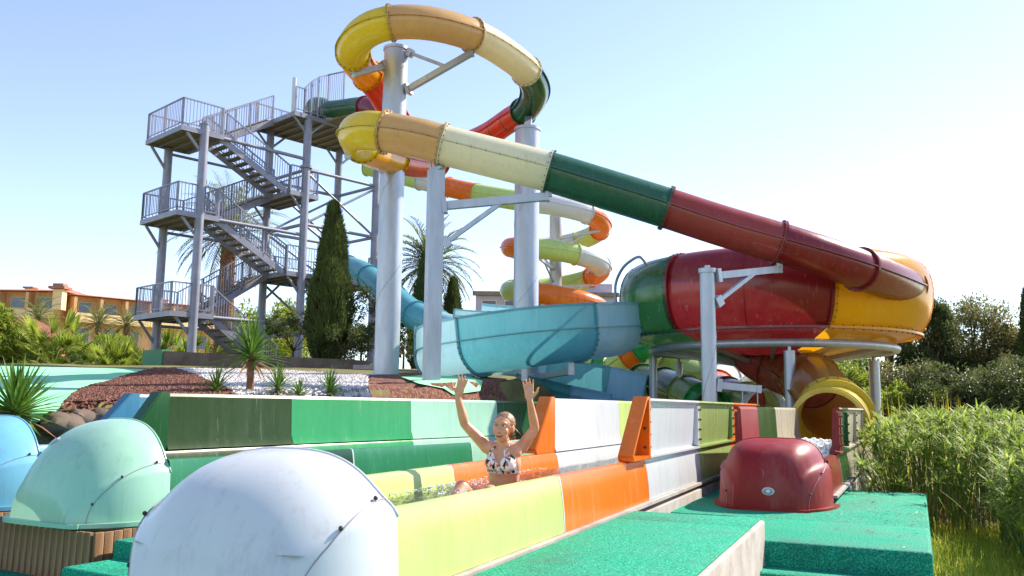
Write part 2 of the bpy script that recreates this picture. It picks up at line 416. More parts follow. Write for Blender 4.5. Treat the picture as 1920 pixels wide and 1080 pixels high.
def water_mat():
    m, t, b = base_mat('pool_water'); t.nodes.remove(b)
    tr = t.nodes.new('ShaderNodeBsdfTransparent'); tr.inputs[0].default_value = (.93, .98, .97, 1)
    gl = t.nodes.new('ShaderNodeBsdfGlossy'); gl.inputs['Roughness'].default_value = .06
    fr = t.nodes.new('ShaderNodeFresnel'); fr.inputs[0].default_value = 1.33
    n1 = noise_node(t, 9, 4, .6); bp = t.nodes.new('ShaderNodeBump'); bp.inputs['Strength'].default_value = .9; bp.inputs['Distance'].default_value = .05
    t.links.new(n1.outputs[0], bp.inputs['Height']); t.links.new(bp.outputs[0], gl.inputs['Normal']); t.links.new(bp.outputs[0], fr.inputs['Normal'])
    mx = t.nodes.new('ShaderNodeMixShader'); t.links.new(fr.outputs[0], mx.inputs[0]); t.links.new(tr.outputs[0], mx.inputs[1]); t.links.new(gl.outputs[0], mx.inputs[2])
    t.links.new(mx.outputs[0], t.nodes['Material Output'].inputs[0]); return m
WATER = water_mat()
def water(name, label, O, az, zb, W, y0, y1, lev=.2):
    hw = W-.1; mb = MB(); nx_, ny_ = 14, int((y1-y0)/.08)
    for j in range(ny_+1):
        for i in range(nx_+1):
            x = -hw+2*hw*i/nx_; y = y0+(y1-y0)*j/ny_
            mb.v.append(Vector((x, y, lev+.012*noise.noise((x*4, y*4, 1))+.006*noise.noise((x*11, y*11, 5)))))
    for j in range(ny_):
        for i in range(nx_): a = j*(nx_+1)+i; mb.f.append((a, a+1, a+nx_+2, a+nx_+1))
    o = mb.build(name, WATER, None, 180); o.location = (O[0], O[1], zb); o.rotation_euler = (0, 0, -az); structure(o, label)
def hood(name, label, O, az, zb, W, H, L, col, badge=None, power=2.1, wide=.46, hn=2.7, hx=.03):
    """moulded nose that closes a lane: tall hump over broad shoulders, rounded down to the front"""
    root = empty(name, (O[0], O[1], zb), -az); tag(root, label, 'slide hood')
    WW = W+.075; hw = W+hx
    def plan(u): return 1-.46*(u/L)**2.6
    def sec(u):
        f = max(0, 1-(u/L)**power)**(1/power); out = []
        gx = plan(u)
        for k in range(49):
            v = -1+2*k/48; v = math.copysign(abs(v)**.75, v); x = v*WW
            zs = wide*f*max(0, 1-abs(v)**7)**(1/7)
            r = abs(x)/hw; zh = H*f*max(0, 1-r**hn)**(1/hn) if r < 1 else 0
            z = (zs**9+zh**9)**(1/9) if zs+zh > 1e-6 else 0
            out.append((x*gx, z))
        return out
    mb = MB(); N = 40; rows = []
    for j in range(N+1):
        u = L*math.sin(j/N*math.pi/2); s = sec(u)
        for x, z in s: mb.v.append(Vector((x, -u, z)))
    for j in range(N):
        for k in range(48): a = j*49+k; mb.f.append((a, a+49, a+50, a+1))
    body = mb.build('hood_shell', SH[col], root, 180)
    # rolled back edge, base flange, flank seam with bolts
    ed = [Vector((x, .004, z)) for x, z in sec(0)]
    MB().pipe(ed[1:-1], .009, 8).build('rolled_edge', SH[col], body, 180)
    base = []
    for j in range(N+1):
        u = L*math.sin(j/N*math.pi/2); base.append(Vector((WW*plan(u)+.02, -u, .0)))
    front = [Vector((x, -L-.03, 0)) for x in (WW*.35, 0, -WW*.35)]
    base = base[:-3]+front+[Vector((-p.x, p.y, p.z)) for p in base[:-3][::-1]]
    sp, _ = spline(base[::4]+[base[-1]], 5)
    MB().sweep(sp, [(-.04, -.02), (.04, -.02), (.04, .01), (-.04, .012)]).build('base_flange', SH[col], root, 30)
    for side in (-1, 1):
        arc = []; La = L*.86
        for j in range(21):
            a = j/20*math.pi/2; u = La*math.sin(a); zt = .44*math.cos(a)
            # find surface x at this u where z is zt on the flank
            s = sec(u); best = None
            for k in range(24):
                x1, z1 = s[k]; x2, z2 = s[k+1]
                if z1 <= zt <= z2: t = (zt-z1)/max(1e-6, z2-z1); best = x1+(x2-x1)*t; break
            x = abs(best) if best is not None else WW*plan(u)
            arc.append(Vector((side*(x+.002), -u, zt+.002)))
        MB().pipe(arc, .0032, 6).build('flank_seam', GREY, body, 180)
        for j in (2, 9, 16):
            MB().ball(arc[j]+Vector((0, 0, .014)), (.011, .011, .011), seg=10, rings=6).build('bolt', BOLT, body, 180)
    if badge:
        u, xx = badge; s = sec(u); s2 = sec(u+.0012)
        k = min(range(49), key=lambda q: abs(s[q][0]-xx)); p = Vector((s[k][0], -u, s[k][1])); q1 = Vector((s[k+1][0], -u, s[k+1][1])); q2 = Vector((s2[k][0], -u-.0012, s2[k][1]))
        ax = (q1-p).normalized(); ay = (q2-p); ay = (ay-ax*ay.dot(ax)).normalized(); nn = ax.cross(ay)
        if nn.y > 0: nn = -nn
        M = Matrix((ax, ay, nn)).transposed(); b = MB(); c = p+nn*.004
        b.ball(c, (.062, .04, .006), M, 24, 6); bo = b.build('badge', SH['white'], body, 180)
        b = MB(); b.ball(c+nn*.004, (.046, .028, .004), M, 20, 6); b.build('badge_print', shell('badge_print', (150, 140, 160), .3, 0), bo, 180)
        b = MB(); b.ball(c+nn*.007, (.02, .018, .003), M, 14, 6); b.build('badge_print', shell('badge_ring', (214, 214, 220), .3, 0), bo, 180)
    return root
A1, A2, AR = R(23), R(30), R(24.8)
ZB = CZ-.923; ZR = CZ-.98
O1, O2, OR_ = (-1.05, 4.17), (-3.30, 7.48), (2.87, 9.55)
O3 = (O2[0]-.866*1.72, O2[1]+.5*1.72)
W1, W2, WR = .55, .60, .50
l1 = lane('slide_lane', 'nearest run-out lane in lime, orange and white sections with the seated woman', O1, A1, ZB, W1,
          [(2.17, 'lime'), (4.46, 'orange'), (6.9, 'white'), (9.3, 'olive'), (12.1, 'orange'), (13.0, 'white')],
          [(2.7, 'lime'), (5.05, 'orange'), (7.55, 'white'), (9.9, 'lime'), (13.0, 'orange')])
raised(l1, 1, W1, 4.44, [(6.85, 'white'), (9.33, 'olive'), (12.25, 'orange')], True, 'orange', glen=.58)
raised(l1, -1, W1, 5.05, [(7.55, 'white'), (9.9, 'lime'), (12.4, 'orange')], True, 'orange')
water('lane_water', 'shallow water in the nearest lane', O1, A1, ZB, W1, -.5, 12.9, .32)
l2 = lane('slide_lane', 'middle run-out lane in green sections ending at the mint hood', O2, A2, ZB, W2,
          [(1.8, 'midgreen'), (2.26, 'bottle'), (4.53, 'midgreen'), (7.2, 'mint'), (10.6, 'darkgreen'), (13.2, 'green'), (16, 'lime')],
          [(2.62, 'olivedark'), (4.9, 'green'), (7.2, 'mint'), (10.6, 'darkgreen'), (13.2, 'green'), (16, 'lime')])
raised(l2, -1, W2, .92, [(2.62, 'olivedark'), (4.9, 'green'), (7.2, 'mint'), (9.6, 'darkgreen'), (12, 'lime'), (14, 'white'), (16, 'orange')], True, 'darkgreen', H=.54, glen=.45)
water('lane_water', 'shallow water in the middle green lane', O2, A2, ZB, W2, -.4, 15.8)
bl = [(2.6, 'bluesh'), (5.2, 'steelblue'), (7.8, 'bluesh'), (10.4, 'steelblue'), (15, 'bluesh')]
l3 = lane('slide_lane', 'farthest run-out lane in blue behind the green panels', O3, A2, ZB, W2, bl, bl)
raised(l3, -1, W2, 1.88, [(4.0, 'steelblue'), (6.6, 'bluesh'), (15, 'steelblue')], True, 'steelblue', glen=.55)
rs = [(1.3, 'brick'), (2.6, 'darkgreen'), (4.4, 'beige'), (6.6, 'beige')]
lr = lane('slide_lane', 'red-ended run-out lane leading from the yellow tube mouth', OR_, AR, ZR, WR, rs, rs)
raised(lr, 1, WR, 1.1, [(1.5, 'maroon'), (2.6, 'darkgreen'), (4.4, 'beige'), (6.3, 'beige')], False, 'maroon')
raised(lr, -1, WR, .75, [(2.0, 'maroon'), (3.6, 'darkgreen'), (6.3, 'beige')], False, 'maroon')
water('lane_water', 'churned water below the yellow tube mouth', OR_, AR, ZR, WR, -.4, 6.5, .22)
hood('slide_hood', 'big white moulded hood at the end of the nearest lane', O1, A1, ZB+.07, W1, .64, .58, 'white')
hood('slide_hood', 'mint green moulded hood with an oval badge on a timber plinth', O2, A2, ZB+.0, W2, .78, .68, 'mint', badge=(.42, -.26))
hood('slide_hood', 'sky blue moulded hood at the left edge', O3, A2, ZB+.0, W2, .78, .68, 'bluesh')
hood('slide_hood', 'dark red moulded hood with an oval badge on the green deck', OR_, AR, ZR, WR, .67, .80, 'maroon', badge=(.7975, .02), power=3.4, hn=4.2, wide=.47, hx=-.0)

# decks
pf = empty('platform', (O1[0], O1[1], 0), -A1); structure(pf, 'raised walkway with teal turf and a pale concrete edge beside the nearest lane')
rbox('concrete_edge', .67, 1.72, -2.2, 3.66, 0.0, CZ-.845, PALEC, pf, .015)
rbox('turf_sheet', .69, 1.69, -2.19, 3.1, CZ-.844, CZ-.828, TURF, pf, .006)
rbox('turf_sheet', .69, 1.69, 3.107, 3.65, CZ-.844, CZ-.829, TURF, pf, .006)
rd = empty('deck', (OR_[0], OR_[1], 0), -AR); structure(rd, 'lower teal turf deck with steps around the red hood')
rbox('turf_sheet', -.2, 1.46, -2.86, -1.4, .0, ZR-.008, TURF, rd, .03)
rbox('turf_sheet', -1.35, 1.46, -1.394, 2.1, .0, ZR-.012, TURF, rd, .02)
rbox('step', -.2, 1.47, -3.18, -2.865, 0, ZR-.19, TURF, rd, .04)
rbox('step', -.2, 1.48, -3.52, -3.185, 0, ZR-.38, TURF, rd, .04)
ft = empty('footing', (O1[0], O1[1], 0), -A1); structure(ft, 'pale concrete footing under the nearest lane')
rbox('footing_block', -.66, .66, -.6, 13.0, 0, ZB+.025, PALEC, ft, .01)
f2 = empty('footing', (O2[0], O2[1], 0), -A2); structure(f2, 'concrete footing under the green and blue lanes')
rbox('footing_block', -2.5, .72, .0, 16.0, 0, ZB+.025, PALEC, f2, .01)
rbox('turf_sheet', .74, 1.75, -.55, 12, 0, ZR-.03, TURF, f2, .03)
rbox('turf_sheet', .82, 1.7, -1.0, -.56, 0, .52, TURF, f2, .03)
f3 = empty('footing', (OR_[0], OR_[1], 0), -AR); structure(f3, 'concrete footing under the red-ended lane')
rbox('footing_block', -.6, .6, 2.11, 6.5, 0, ZR+.02, PALEC, f3, .01)
ld = rbox('turf_deck', -9, -1.9, -1, 7.3, -.2, .33, TURF, None, .02); structure(ld, 'low teal deck in the left corner')
WOOD = rough_mat('weathered_planks', [(.3, (92, 62, 40)), (.5, (140, 104, 72)), (.7, (178, 146, 112))], 3.0, .8, .35, 30, .01, stretch=(9, 9, .7))
def plinth(O, label, x0, x1, yf=-.66):
    root = empty('timber_plinth', (O[0], O[1], .33), -A2); tag(root, label, 'plinth'); zt = ZB-.03-.33
    rbox('core', x0+.05, x1-.05, yf+.03, .4, 0, zt-.02, BROWNWALL, root, 0)
    pw = .078; me = None
    def plank(x, y, rz):
        nonlocal me
        if me is None:
            o = rbox('plank', -pw/2+.003, pw/2-.003, -.014, .014, 0, zt, WOOD, root, .0025); me = o.data
        else: o = link('plank', me, WOOD, root)
        o.location = (x, y, random.uniform(-.006, .0)); o.rotation_euler = (0, 0, rz)
    x = x0+pw/2
    while x < x1: plank(x, yf+random.uniform(-.003, .003), 0); x += pw
    y = yf+pw/2
    while y < .4: plank(x1+.0, y, math.pi/2); y += pw
plinth(O2, 'weathered timber plinth under the mint hood', -.98, .68)
plinth(O3, 'weathered timber plinth under the blue hood', -.74, .70)

# foam below the tube mouth and splashes round the woman
FOAM = rough_mat('white_foam', [(.3, (226, 232, 236)), (.6, (245, 248, 250))], 20, .5, .3, 60, .01)
def foam(name, label, O, az, zb, pts):
    mb = MB()
    for x, y, z, r in pts: mb.ball((x, y, z), (r, r, r*.8), seg=6, rings=4)
    o = mb.build(name, FOAM, None, 180, 'stuff'); o.location = (O[0], O[1], zb); o.rotation_euler = (0, 0, -az); o['label'] = label; o['category'] = 'foam'
foam('foam', 'white foaming water below the yellow tube mouth', OR_, AR, ZR, [(random.uniform(-.42, .42), y, .2+.28*math.exp(-((y-4.6)/.8)**2)*random.random()+.05, random.uniform(.012, .05)) for y in [random.gauss(4.5, .7) for _ in range(900)]])
sp = []
for _ in range(420):
    y = random.uniform(.6, 4.6); x = -.43+random.gauss(0, .02)+.03*math.sin(y*7); sp.append((x, y, .335+abs(random.gauss(0, .006)), random.uniform(.002, .007)))
for _ in range(520):
    a = random.random()*6.28; r = random.uniform(.2, .42); sp.append((max(-.42, min(.42, r*math.cos(a))), 2.4+r*1.6*math.sin(a), .335+abs(random.gauss(0, .012)), random.uniform(.002, .008)))
foam('splash_drops', 'sparkling drops and ripples around the seated woman', O1, A1, ZB, sp)

# ------------------------------------------------------------------ enclosed tube slides
def tube_slide(root, ctrl, secs, r, sub=12, smooth=8, bolts=True, seg=28, ring=True, seam=True, stripe=None):
    pts, par = spline(ctrl, sub, smooth); fr = frames(pts)
    secs = [(min(par, key=lambda v: abs(v-s)), c) for s, c in secs]      # joints fall on path points
    ends = [s for s, _ in secs[1:]]+[par[-1]]
    for (s0, col), s1 in zip(secs, ends):
        idx = [k for k in range(len(par)) if s0-1e-6 <= par[k] <= s1+1e-6]
        if len(idx) < 2: continue
        P_ = [pts[k] for k in idx]; F_ = [fr[k] for k in idx]
        o = MB().sweep(P_, circ(r, seg), True, False, frame=F_).build('tube_section', SH[col], root, 180)
        if ring:
            b = MB()
            for k, sgn in ((idx[0], 1), (idx[-1], -1)):
                sd, u, t = fr[k]; p = pts[k]
                prof = circ(1, seg); fl = MB()
                rr = [r-.005, r+.055, r+.055, r-.005]; dd = [.004, .004, .03, .03]
                fl.sweep([p+t*sgn*d for d in dd], prof, True, False, frame=[(sd, u, t)]*4, scale=rr)
                fl.build('flange', SH[col], o, 30)
                if bolts:
                    for q in range(20):
                        a = 2*math.pi*(q+.5)/20; b.ball(p+t*sgn*.034+(sd*math.cos(a)+u*math.sin(a))*(r+.032), (.016, .016, .016), seg=6, rings=3)
            if bolts: b.build('bolts', BOLT, o, kind='stuff')
        if seam:
            for sg in (-1, 1):
                q = [(sg*(r-.004), -.012), (sg*(r+.045), -.012), (sg*(r+.045), .012), (sg*(r-.004), .012)]
                if sg < 0: q = q[::-1]
                MB().sweep(P_, q, True, True, frame=F_).build('seam_flange', SH[col], o, 30)
            if bolts:
                b = MB(); acc = 0
                for k in range(1, len(P_)):
                    acc += (P_[k]-P_[k-1]).length
                    if acc > .28:
                        acc = 0; sd, u, t = F_[k]
                        for sg in (-1, 1): b.ball(P_[k]+sd*sg*(r+.022)+u*.014, (.013, .013, .013), seg=6, rings=3); b.ball(P_[k]+sd*sg*(r+.022)-u*.014, (.013, .013, .013), seg=6, rings=3)
                b.build('bolts', BOLT, o, kind='stuff')
    return pts, par, fr
CT = [(606,207,37.6),(642,204,36.4),(672,200,35.4),(704,204,34.2),(748,238,32.8),(800,268,31.2),(860,272,29.6),(912,254,28.0),(955,226,26.7),(988,204,25.6),
      (1004,172,24.3),(990,136,23.0),(950,102,21.9),(892,68,20.8),(812,45,19.9),(738,42,19.6),(688,58,19.9),(662,88,20.6),(667,114,21.4),(686,137,22.2),
      (712,168,23.0),(733,205,24.2),(760,246,25.6),(798,280,26.2),(822,301,25.4),(802,307,24.0),(765,303,22.6),(725,293,21),(694,280,19.6),(674,264,18.5),
      (670,250,17.7),(690,245,17.1),(722,248,16.9),(780,258,16.8),(828,271,16.8),(930,297,16.8),(1028,322,16.8),(1140,356,16.8),(1250,390,16.8),(1355,424,16.7),
      (1460,455,16.6),(1545,482,16.7),(1612,505,17.1),(1664,524,17.9),(1700,538,19.2),(1706,540,20.6)]
ctrl = [P(*c) for c in CT]
# shed any small rise along the run so that the water flows downhill
for k in range(1, len(ctrl)):
    if ctrl[k].z > ctrl[k-1].z-.03: ctrl[k].z = ctrl[k-1].z-.03 if ctrl[k].z-ctrl[k-1].z > .35 else ctrl[k].z
ts = thing('tube_slide', (ctrl[15].x, ctrl[15].y, 0), 'long enclosed tube slide looping high and running down to the bowl in bright bands', 'water slide')
main_pts, main_par, main_fr = tube_slide(ts, ctrl, [(0,'darkgreen'),(2.4,'red'),(5,'tomato'),(8.75,'darkgreen'),(11.1,'cream'),(13.1,'tan'),(15.1,'yellow'),(17.5,'gold'),(19.2,'tomato'),(22.5,'orange'),(24.5,'tomato'),(26.7,'gold'),(28.7,'yellow'),
     (32,'tan'),(34,'ivory'),(36,'tubegreen'),(38,'brick'),(40,'red'),(42,'rust'),(44,'gold')], .4)
sd_, u_, t_ = main_fr[0]; MB().sweep([main_pts[0]-t_*.55, main_pts[0]-t_*.1, main_pts[0]+t_*.35], circ(1, 24), True, False, frame=[(sd_, u_, t_)]*3, scale=[.62, .58, .41]).build('start_funnel', SH['darkgreen'], ts, 180)
def main_at(q): k = min(range(len(main_par)), key=lambda i: abs(main_par[i]-q)); return main_pts[k], main_fr[k]
# black-and-green bands on the red part high on the right
for q in (7.0, 7.5, 8.05):
    k = min(range(len(main_par)), key=lambda i: abs(main_par[i]-q)); sd, u, t = main_fr[k]
    MB().sweep([main_pts[k]-t*.03, main_pts[k]+t*.03], circ(.403, 28), True, False, frame=[(sd, u, t)]*2).build('band', SH['tubegreen'], ts, 180)

# ------------------------------------------------------------------ steel columns with arms
def column(name, label, px, pyt, Y, r, cat='column', group=None, square=False, zb=None, cap=True):
    top = P(px, pyt, Y); z0 = ground_z(top.x, top.y)-.1 if zb is None else zb
    root = thing(name, (top.x, top.y, z0), label, cat, group); b = Vector((top.x, top.y, z0))
    if square: MB().box(((top.x+b.x)/2, (top.y+b.y)/2, (top.z+z0)/2), (r*2, r*2, top.z-z0), Matrix.Rotation(.35, 3, 'Z')).build('shaft', GALV, root)
    else:
        MB().tube(b, top, r, seg=28).build('shaft', GALV, root, 40)
        if cap: MB().tube(top-Vector((0, 0, .06)), top+Vector((0, 0, .02)), r+.025, seg=28).build('cap', GALV, root, 40)
        # spiral weld
        sp = [b+Vector((math.cos(a)*(r+.001), math.sin(a)*(r+.001), .4+a*.42)) for a in [k*.25 for k in range(int((top.z-z0-.6)/.42/.25))]]
        MB().pipe(sp, .008, 4).build('weld', GALV, root, 180)
    MB().tube(b, b+Vector((0, 0, .14)), r+.16, seg=20).build('base_plate', GALV, root, 40)
    return root, top
def arm(root, a, b, w=.13, brace=None, clamp=None):
    o = MB().bar(a, b, w*.8, w).build('arm', GALV, root)
    t = (Vector(b)-Vector(a)).normalized()
    MB().bar(Vector(a)-t*.02, Vector(a)+t*.07, w*1.4, w*1.9).build('bracket', GALV, o)
    MB().bar(Vector(b)-t*.06, Vector(b)+t*.015, w*1.0, w*1.15).build('bracket', GALV, o)
    if brace:
        MB().bar(brace[0], brace[1], w*.55, w*.55).build('brace', GALV, o)
        q = (Vector(brace[1])-Vector(brace[0])).normalized(); MB().bar(Vector(brace[0])-q*.02, Vector(brace[0])+q*.14, w*1.1, w*1.4).build('bracket', GALV, o)
    if clamp:
        MB().bar(b, clamp, w*.5, w*.9).build('clamp', GALV, o)
c1, t1 = column('steel_column', 'tallest round galvanised column standing inside the upper tube loop', 743, 92, 21.6, .31)
def below(q, dz=.42): p, f = main_at(q); return p-Vector((0, 0, dz))
e = Vector((t1.x, t1.y, 0))
b1 = below(13.1, .46); a1 = P(764, 168, 21.5); arm(c1, a1, b1, .15, (P(765, 98, 21.5), a1+(b1-a1)*.62), b1+Vector((0, 0, .3)))
b2 = below(17.6, .5); a2 = P(722, 124, 21.5); arm(c1, a2, b2, .15, None, b2+Vector((0, 0, .25)))
b3 = P(652, 290, 18.5); a3 = P(718, 314, 21.4); arm(c1, a3, b3, .15, None, b3+Vector((0, 0, .2)))
c2, t2 = column('steel_column', 'thick round galvanised column rising out of the cyan flume', 989, 242, 24.4, .355)
b4 = below(9.2, .4)
MB().bar(Vector((t2.x, t2.y, t2.z-.03)), b4, .2, .3).build('saddle', GALV, c2)
c3, t3 = column('steel_post', 'square galvanised post under the tan and cream tube joint', 818, 318, 16.9, .145, square=True)
b5 = below(34, .4); MB().bar(t3, b5, .14, .2).build('saddle', GALV, c3)
for k in (-1, 1): MB().tube(t3+Vector((.09*k, 0, -.05)), t3+Vector((.13*k, 0, .22)), .02, seg=8).build('bolt_rod', GALV, c3)
b6 = below(36, .5); a6 = P(832, 386, 16.9); arm(c3, a6, b6, .16, (P(832, 458, 16.9), a6+(b6-a6)*.58), b6+Vector((0, 0, .2)))
c4, t4 = column('steel_post', 'round galvanised post with a bracket arm in front of the red bowl', 1326, 506, 15.6, .135)
b7 = below(40, .52); a7 = P(1342, 517, 15.6); arm(c4, a7, b7, .13, (P(1342, 568, 15.6), a7+(b7-a7)*.62), b7+Vector((0, 0, .22)))
MB().tube(t4, t4+Vector((0, 0, .08)), .05, seg=10).build('stub', GALV, c4, 40)
a8 = P(1345, 722, 15.6); b8 = P(1425, 730, 15.6); arm(c4, a8, b8, .12)
for x in (1392, 1420): q = P(x, 728, 15.6); MB().tube(q, q-Vector((0, 0, .3)), .012, seg=6).build('hanger', GALV, c4)

# ------------------------------------------------------------------ the bowl
BC = P(1441, 540, 21.4); bx, by = BC.x, BC.y
bowl = thing('bowl_slide', (bx, by, .3), 'huge round bowl slide in dark green, red and yellow panels', 'water slide')
pr_up = [(3.30, 1.72), (3.52, 1.86), (3.70, 2.10), (3.81, 2.40), (3.84, 2.75), (3.78, 3.05), (3.62, 3.28), (3.40, 3.42), (3.12, 3.49), (2.92, 3.47)]
pr_lo = [(.75, 1.16), (1.2, 1.24), (1.9, 1.38), (2.6, 1.52), (3.30, 1.70)]
def bz(pr): return [(r_ if r_ < 3.31 else 3.30+(r_-3.30)*.72, z+CZ) for r_, z in pr]
def ang(px): # angle on the near rim seen at photo x
    best = None
    for k in range(1801):
        a = -math.pi-.6+k*(math.pi+1.2)/1800; p = Vector((bx+3.8*math.cos(a), by+3.8*math.sin(a), CZ+2.6)) - Vector((0, 0, CZ))
        x = 960+FPX*p.dot(RT)/p.dot(FW)
        if math.sin(a) < 0 and (best is None or abs(x-px) < best[0]): best = (abs(x-px), a)
    return best[1]
aG, aR, aY = ang(1243), ang(1568), R(25)
secs = [(R(-215), aG, 'darkgreen'), (aG, aR, 'red'), (aR, aY, 'gold'), (aY, R(85), 'yellow'), (R(85), R(145), 'red')]
for a0, a1_, col in secs:
    n = max(10, int((a1_-a0)/.07))
    o = MB().lathe(bz(pr_up), n, a0+.003, a1_-.003, (bx, by, 0)).build('wall_panel', SH[col], bowl, 180)
    lo = MB().lathe(bz(pr_lo), n, a0+.003, a1_-.003, (bx, by, 0)).build('dish_panel', SH[col], bowl, 180)
    MB().lathe([(r_, z+CZ) for r_, z in ((3.29, 1.69), (3.44, 1.695), (3.44, 1.745), (3.29, 1.75))], n, a0, a1_, (bx, by, 0)).build('rim_flange', SH[col], o, 30)
    b = MB(); k = a0+.02
    while k < a1_:
        for rr, zz in ((3.40, 1.765), (3.40, 1.678)): b.ball((bx+rr*math.cos(k), by+rr*math.sin(k), CZ+zz), (.017, .017, .017), seg=6, rings=3)
        k += .07
    for ae, sg in ((a0, 1), (a1_, -1)):
        pts = [Vector((bx+(r_+.03)*math.cos(ae+sg*.008), by+(r_+.03)*math.sin(ae+sg*.008), z)) for r_, z in bz(pr_up)]
        sp, _ = spline(pts, 4)
        MB().sweep(sp, [(-.035, -.05), (.035, -.05), (.035, .05), (-.035, .05)], True, True, frame=[(Vector((-math.sin(ae), math.cos(ae), 0)), Vector((math.cos(ae), math.sin(ae), 0)), Vector((0, 0, 1)))]*len(sp)).build('panel_flange', SH[col], o, 30)
        for q in range(1, len(sp)-1, 2):
            b.ball(sp[q]+Vector((math.cos(ae), math.sin(ae), 0))*.05+Vector((-math.sin(ae), math.cos(ae), 0))*sg*.02, (.017, .017, .017), seg=6, rings=3)
    b.build('bolts', BOLT, o, kind='stuff')
    am = (a0+a1_)/2   # faint vertical joint in the middle of each panel
    sp, _ = spline([Vector((bx+(r_+.004)*math.cos(am), by+(r_+.004)*math.sin(am), z)) for r_, z in bz(pr_up)], 3)
    MB().pipe(sp, .009, 5).build('joint', SH[col], o, 180)
MB().lathe([(r_, z+CZ) for r_, z in ((2.94, 3.44), (2.86, 3.45), (2.86, 3.52), (2.96, 3.53))], 72, 0, 2*math.pi, (bx, by, 0)).build('top_lip', SH['gold'], bowl, 60)
# support ring and its posts
ring = [Vector((bx+2.85*math.cos(a), by+2.85*math.sin(a), CZ+1.42)) for a in [2*math.pi*k/72 for k in range(73)]]
MB().pipe(ring, .095, 12).build('support_ring', GALV, bowl, 180)
for k in range(12):
    a = 2*math.pi*(k+.5)/12; p = Vector((bx+2.85*math.cos(a), by+2.85*math.sin(a), CZ+1.42)); q = Vector((bx+1.0*math.cos(a), by+1.0*math.sin(a), CZ+1.12))
    MB().bar(p, q, .08, .1).build('dish_rib', GALV, bowl)
for px, r_ in ((1222, .10), (1484, .12), (1642, .13), (1300, .1), (1560, .1)):
    if px in (1300, 1560): a = R(70) if px == 1560 else R(130)
    else:
        a = min([k*.005 for k in range(1257)], key=lambda v: abs(960+FPX*((Vector((bx+2.85*math.cos(v), by+2.85*math.sin(v), 0))).dot(RT))/(Vector((bx+2.85*math.cos(v), by+2.85*math.sin(v), 0))).dot(FW)-px) + (3 if math.sin(v) > .35 else 0))
    p = Vector((bx+2.85*math.cos(a), by+2.85*math.sin(a), CZ+1.5)); g = ground_z(p.x, p.y)-.1
    MB().tube((p.x, p.y, g), (p.x, p.y, CZ+1.25), r_, seg=16).build('post', GALV, bowl, 40)
    MB().tube((p.x, p.y, CZ+1.24), (p.x, p.y, CZ+1.48), .04, seg=10).build('jack', GALV, bowl, 40)
# hand rail round the green side
hr = [P(1156, 575, 20.6), P(1154, 535, 20.6), P(1166, 505, 20.3), P(1184, 488, 19.9), P(1200, 482, 19.6), P(1212, 496, 19.6)]
sp, _ = spline(hr, 6); MB().pipe(sp, .035, 8).build('guard_pipe', GREY, bowl, 180)
# outlet tube from the dish down to the lane
dR = Vector((math.sin(AR), math.cos(AR), 0)); mouth = Vector((OR_[0], OR_[1], ZR+.70))+dR*6.4
EX = [P(1398, 640, 21.4), P(1425, 668, 21.1), P(1470, 692, 20.6), P(1516, 710, 19.5), mouth+dR*1.3+Vector((0, 0, .22)), mouth]
ex_pts = tube_slide(bowl, EX, [(0, 'brick'), (1.6, 'rust'), (3.15, 'amber'), (3.9, 'mustard')], .60, sub=10, smooth=4)
sd = Vector((dR.y, -dR.x, 0)); fl = MB(); fl.sweep([mouth-dR*.0, mouth-dR*.0, mouth-dR*.05, mouth-dR*.05], circ(1, 36), True, False, frame=[(sd, Vector((0, 0, 1)), dR)]*4, scale=[.585, .675, .675, .585])
fl.build('mouth_flange', SH['mustard'], bowl, 30)
pj, prj, fj = ex_pts
k = min(range(len(prj)), key=lambda i: abs(prj[i]-4.2)); sd_, u_, t_ = fj[k]
MB().sweep([pj[k], pj[k], pj[k]+t_*.07, pj[k]+t_*.07], circ(1, 36), True, False, frame=[(sd_, u_, t_)]*4, scale=[.60, .71, .71, .60]).build('ring_flange', SH['mustard'], bowl, 30)

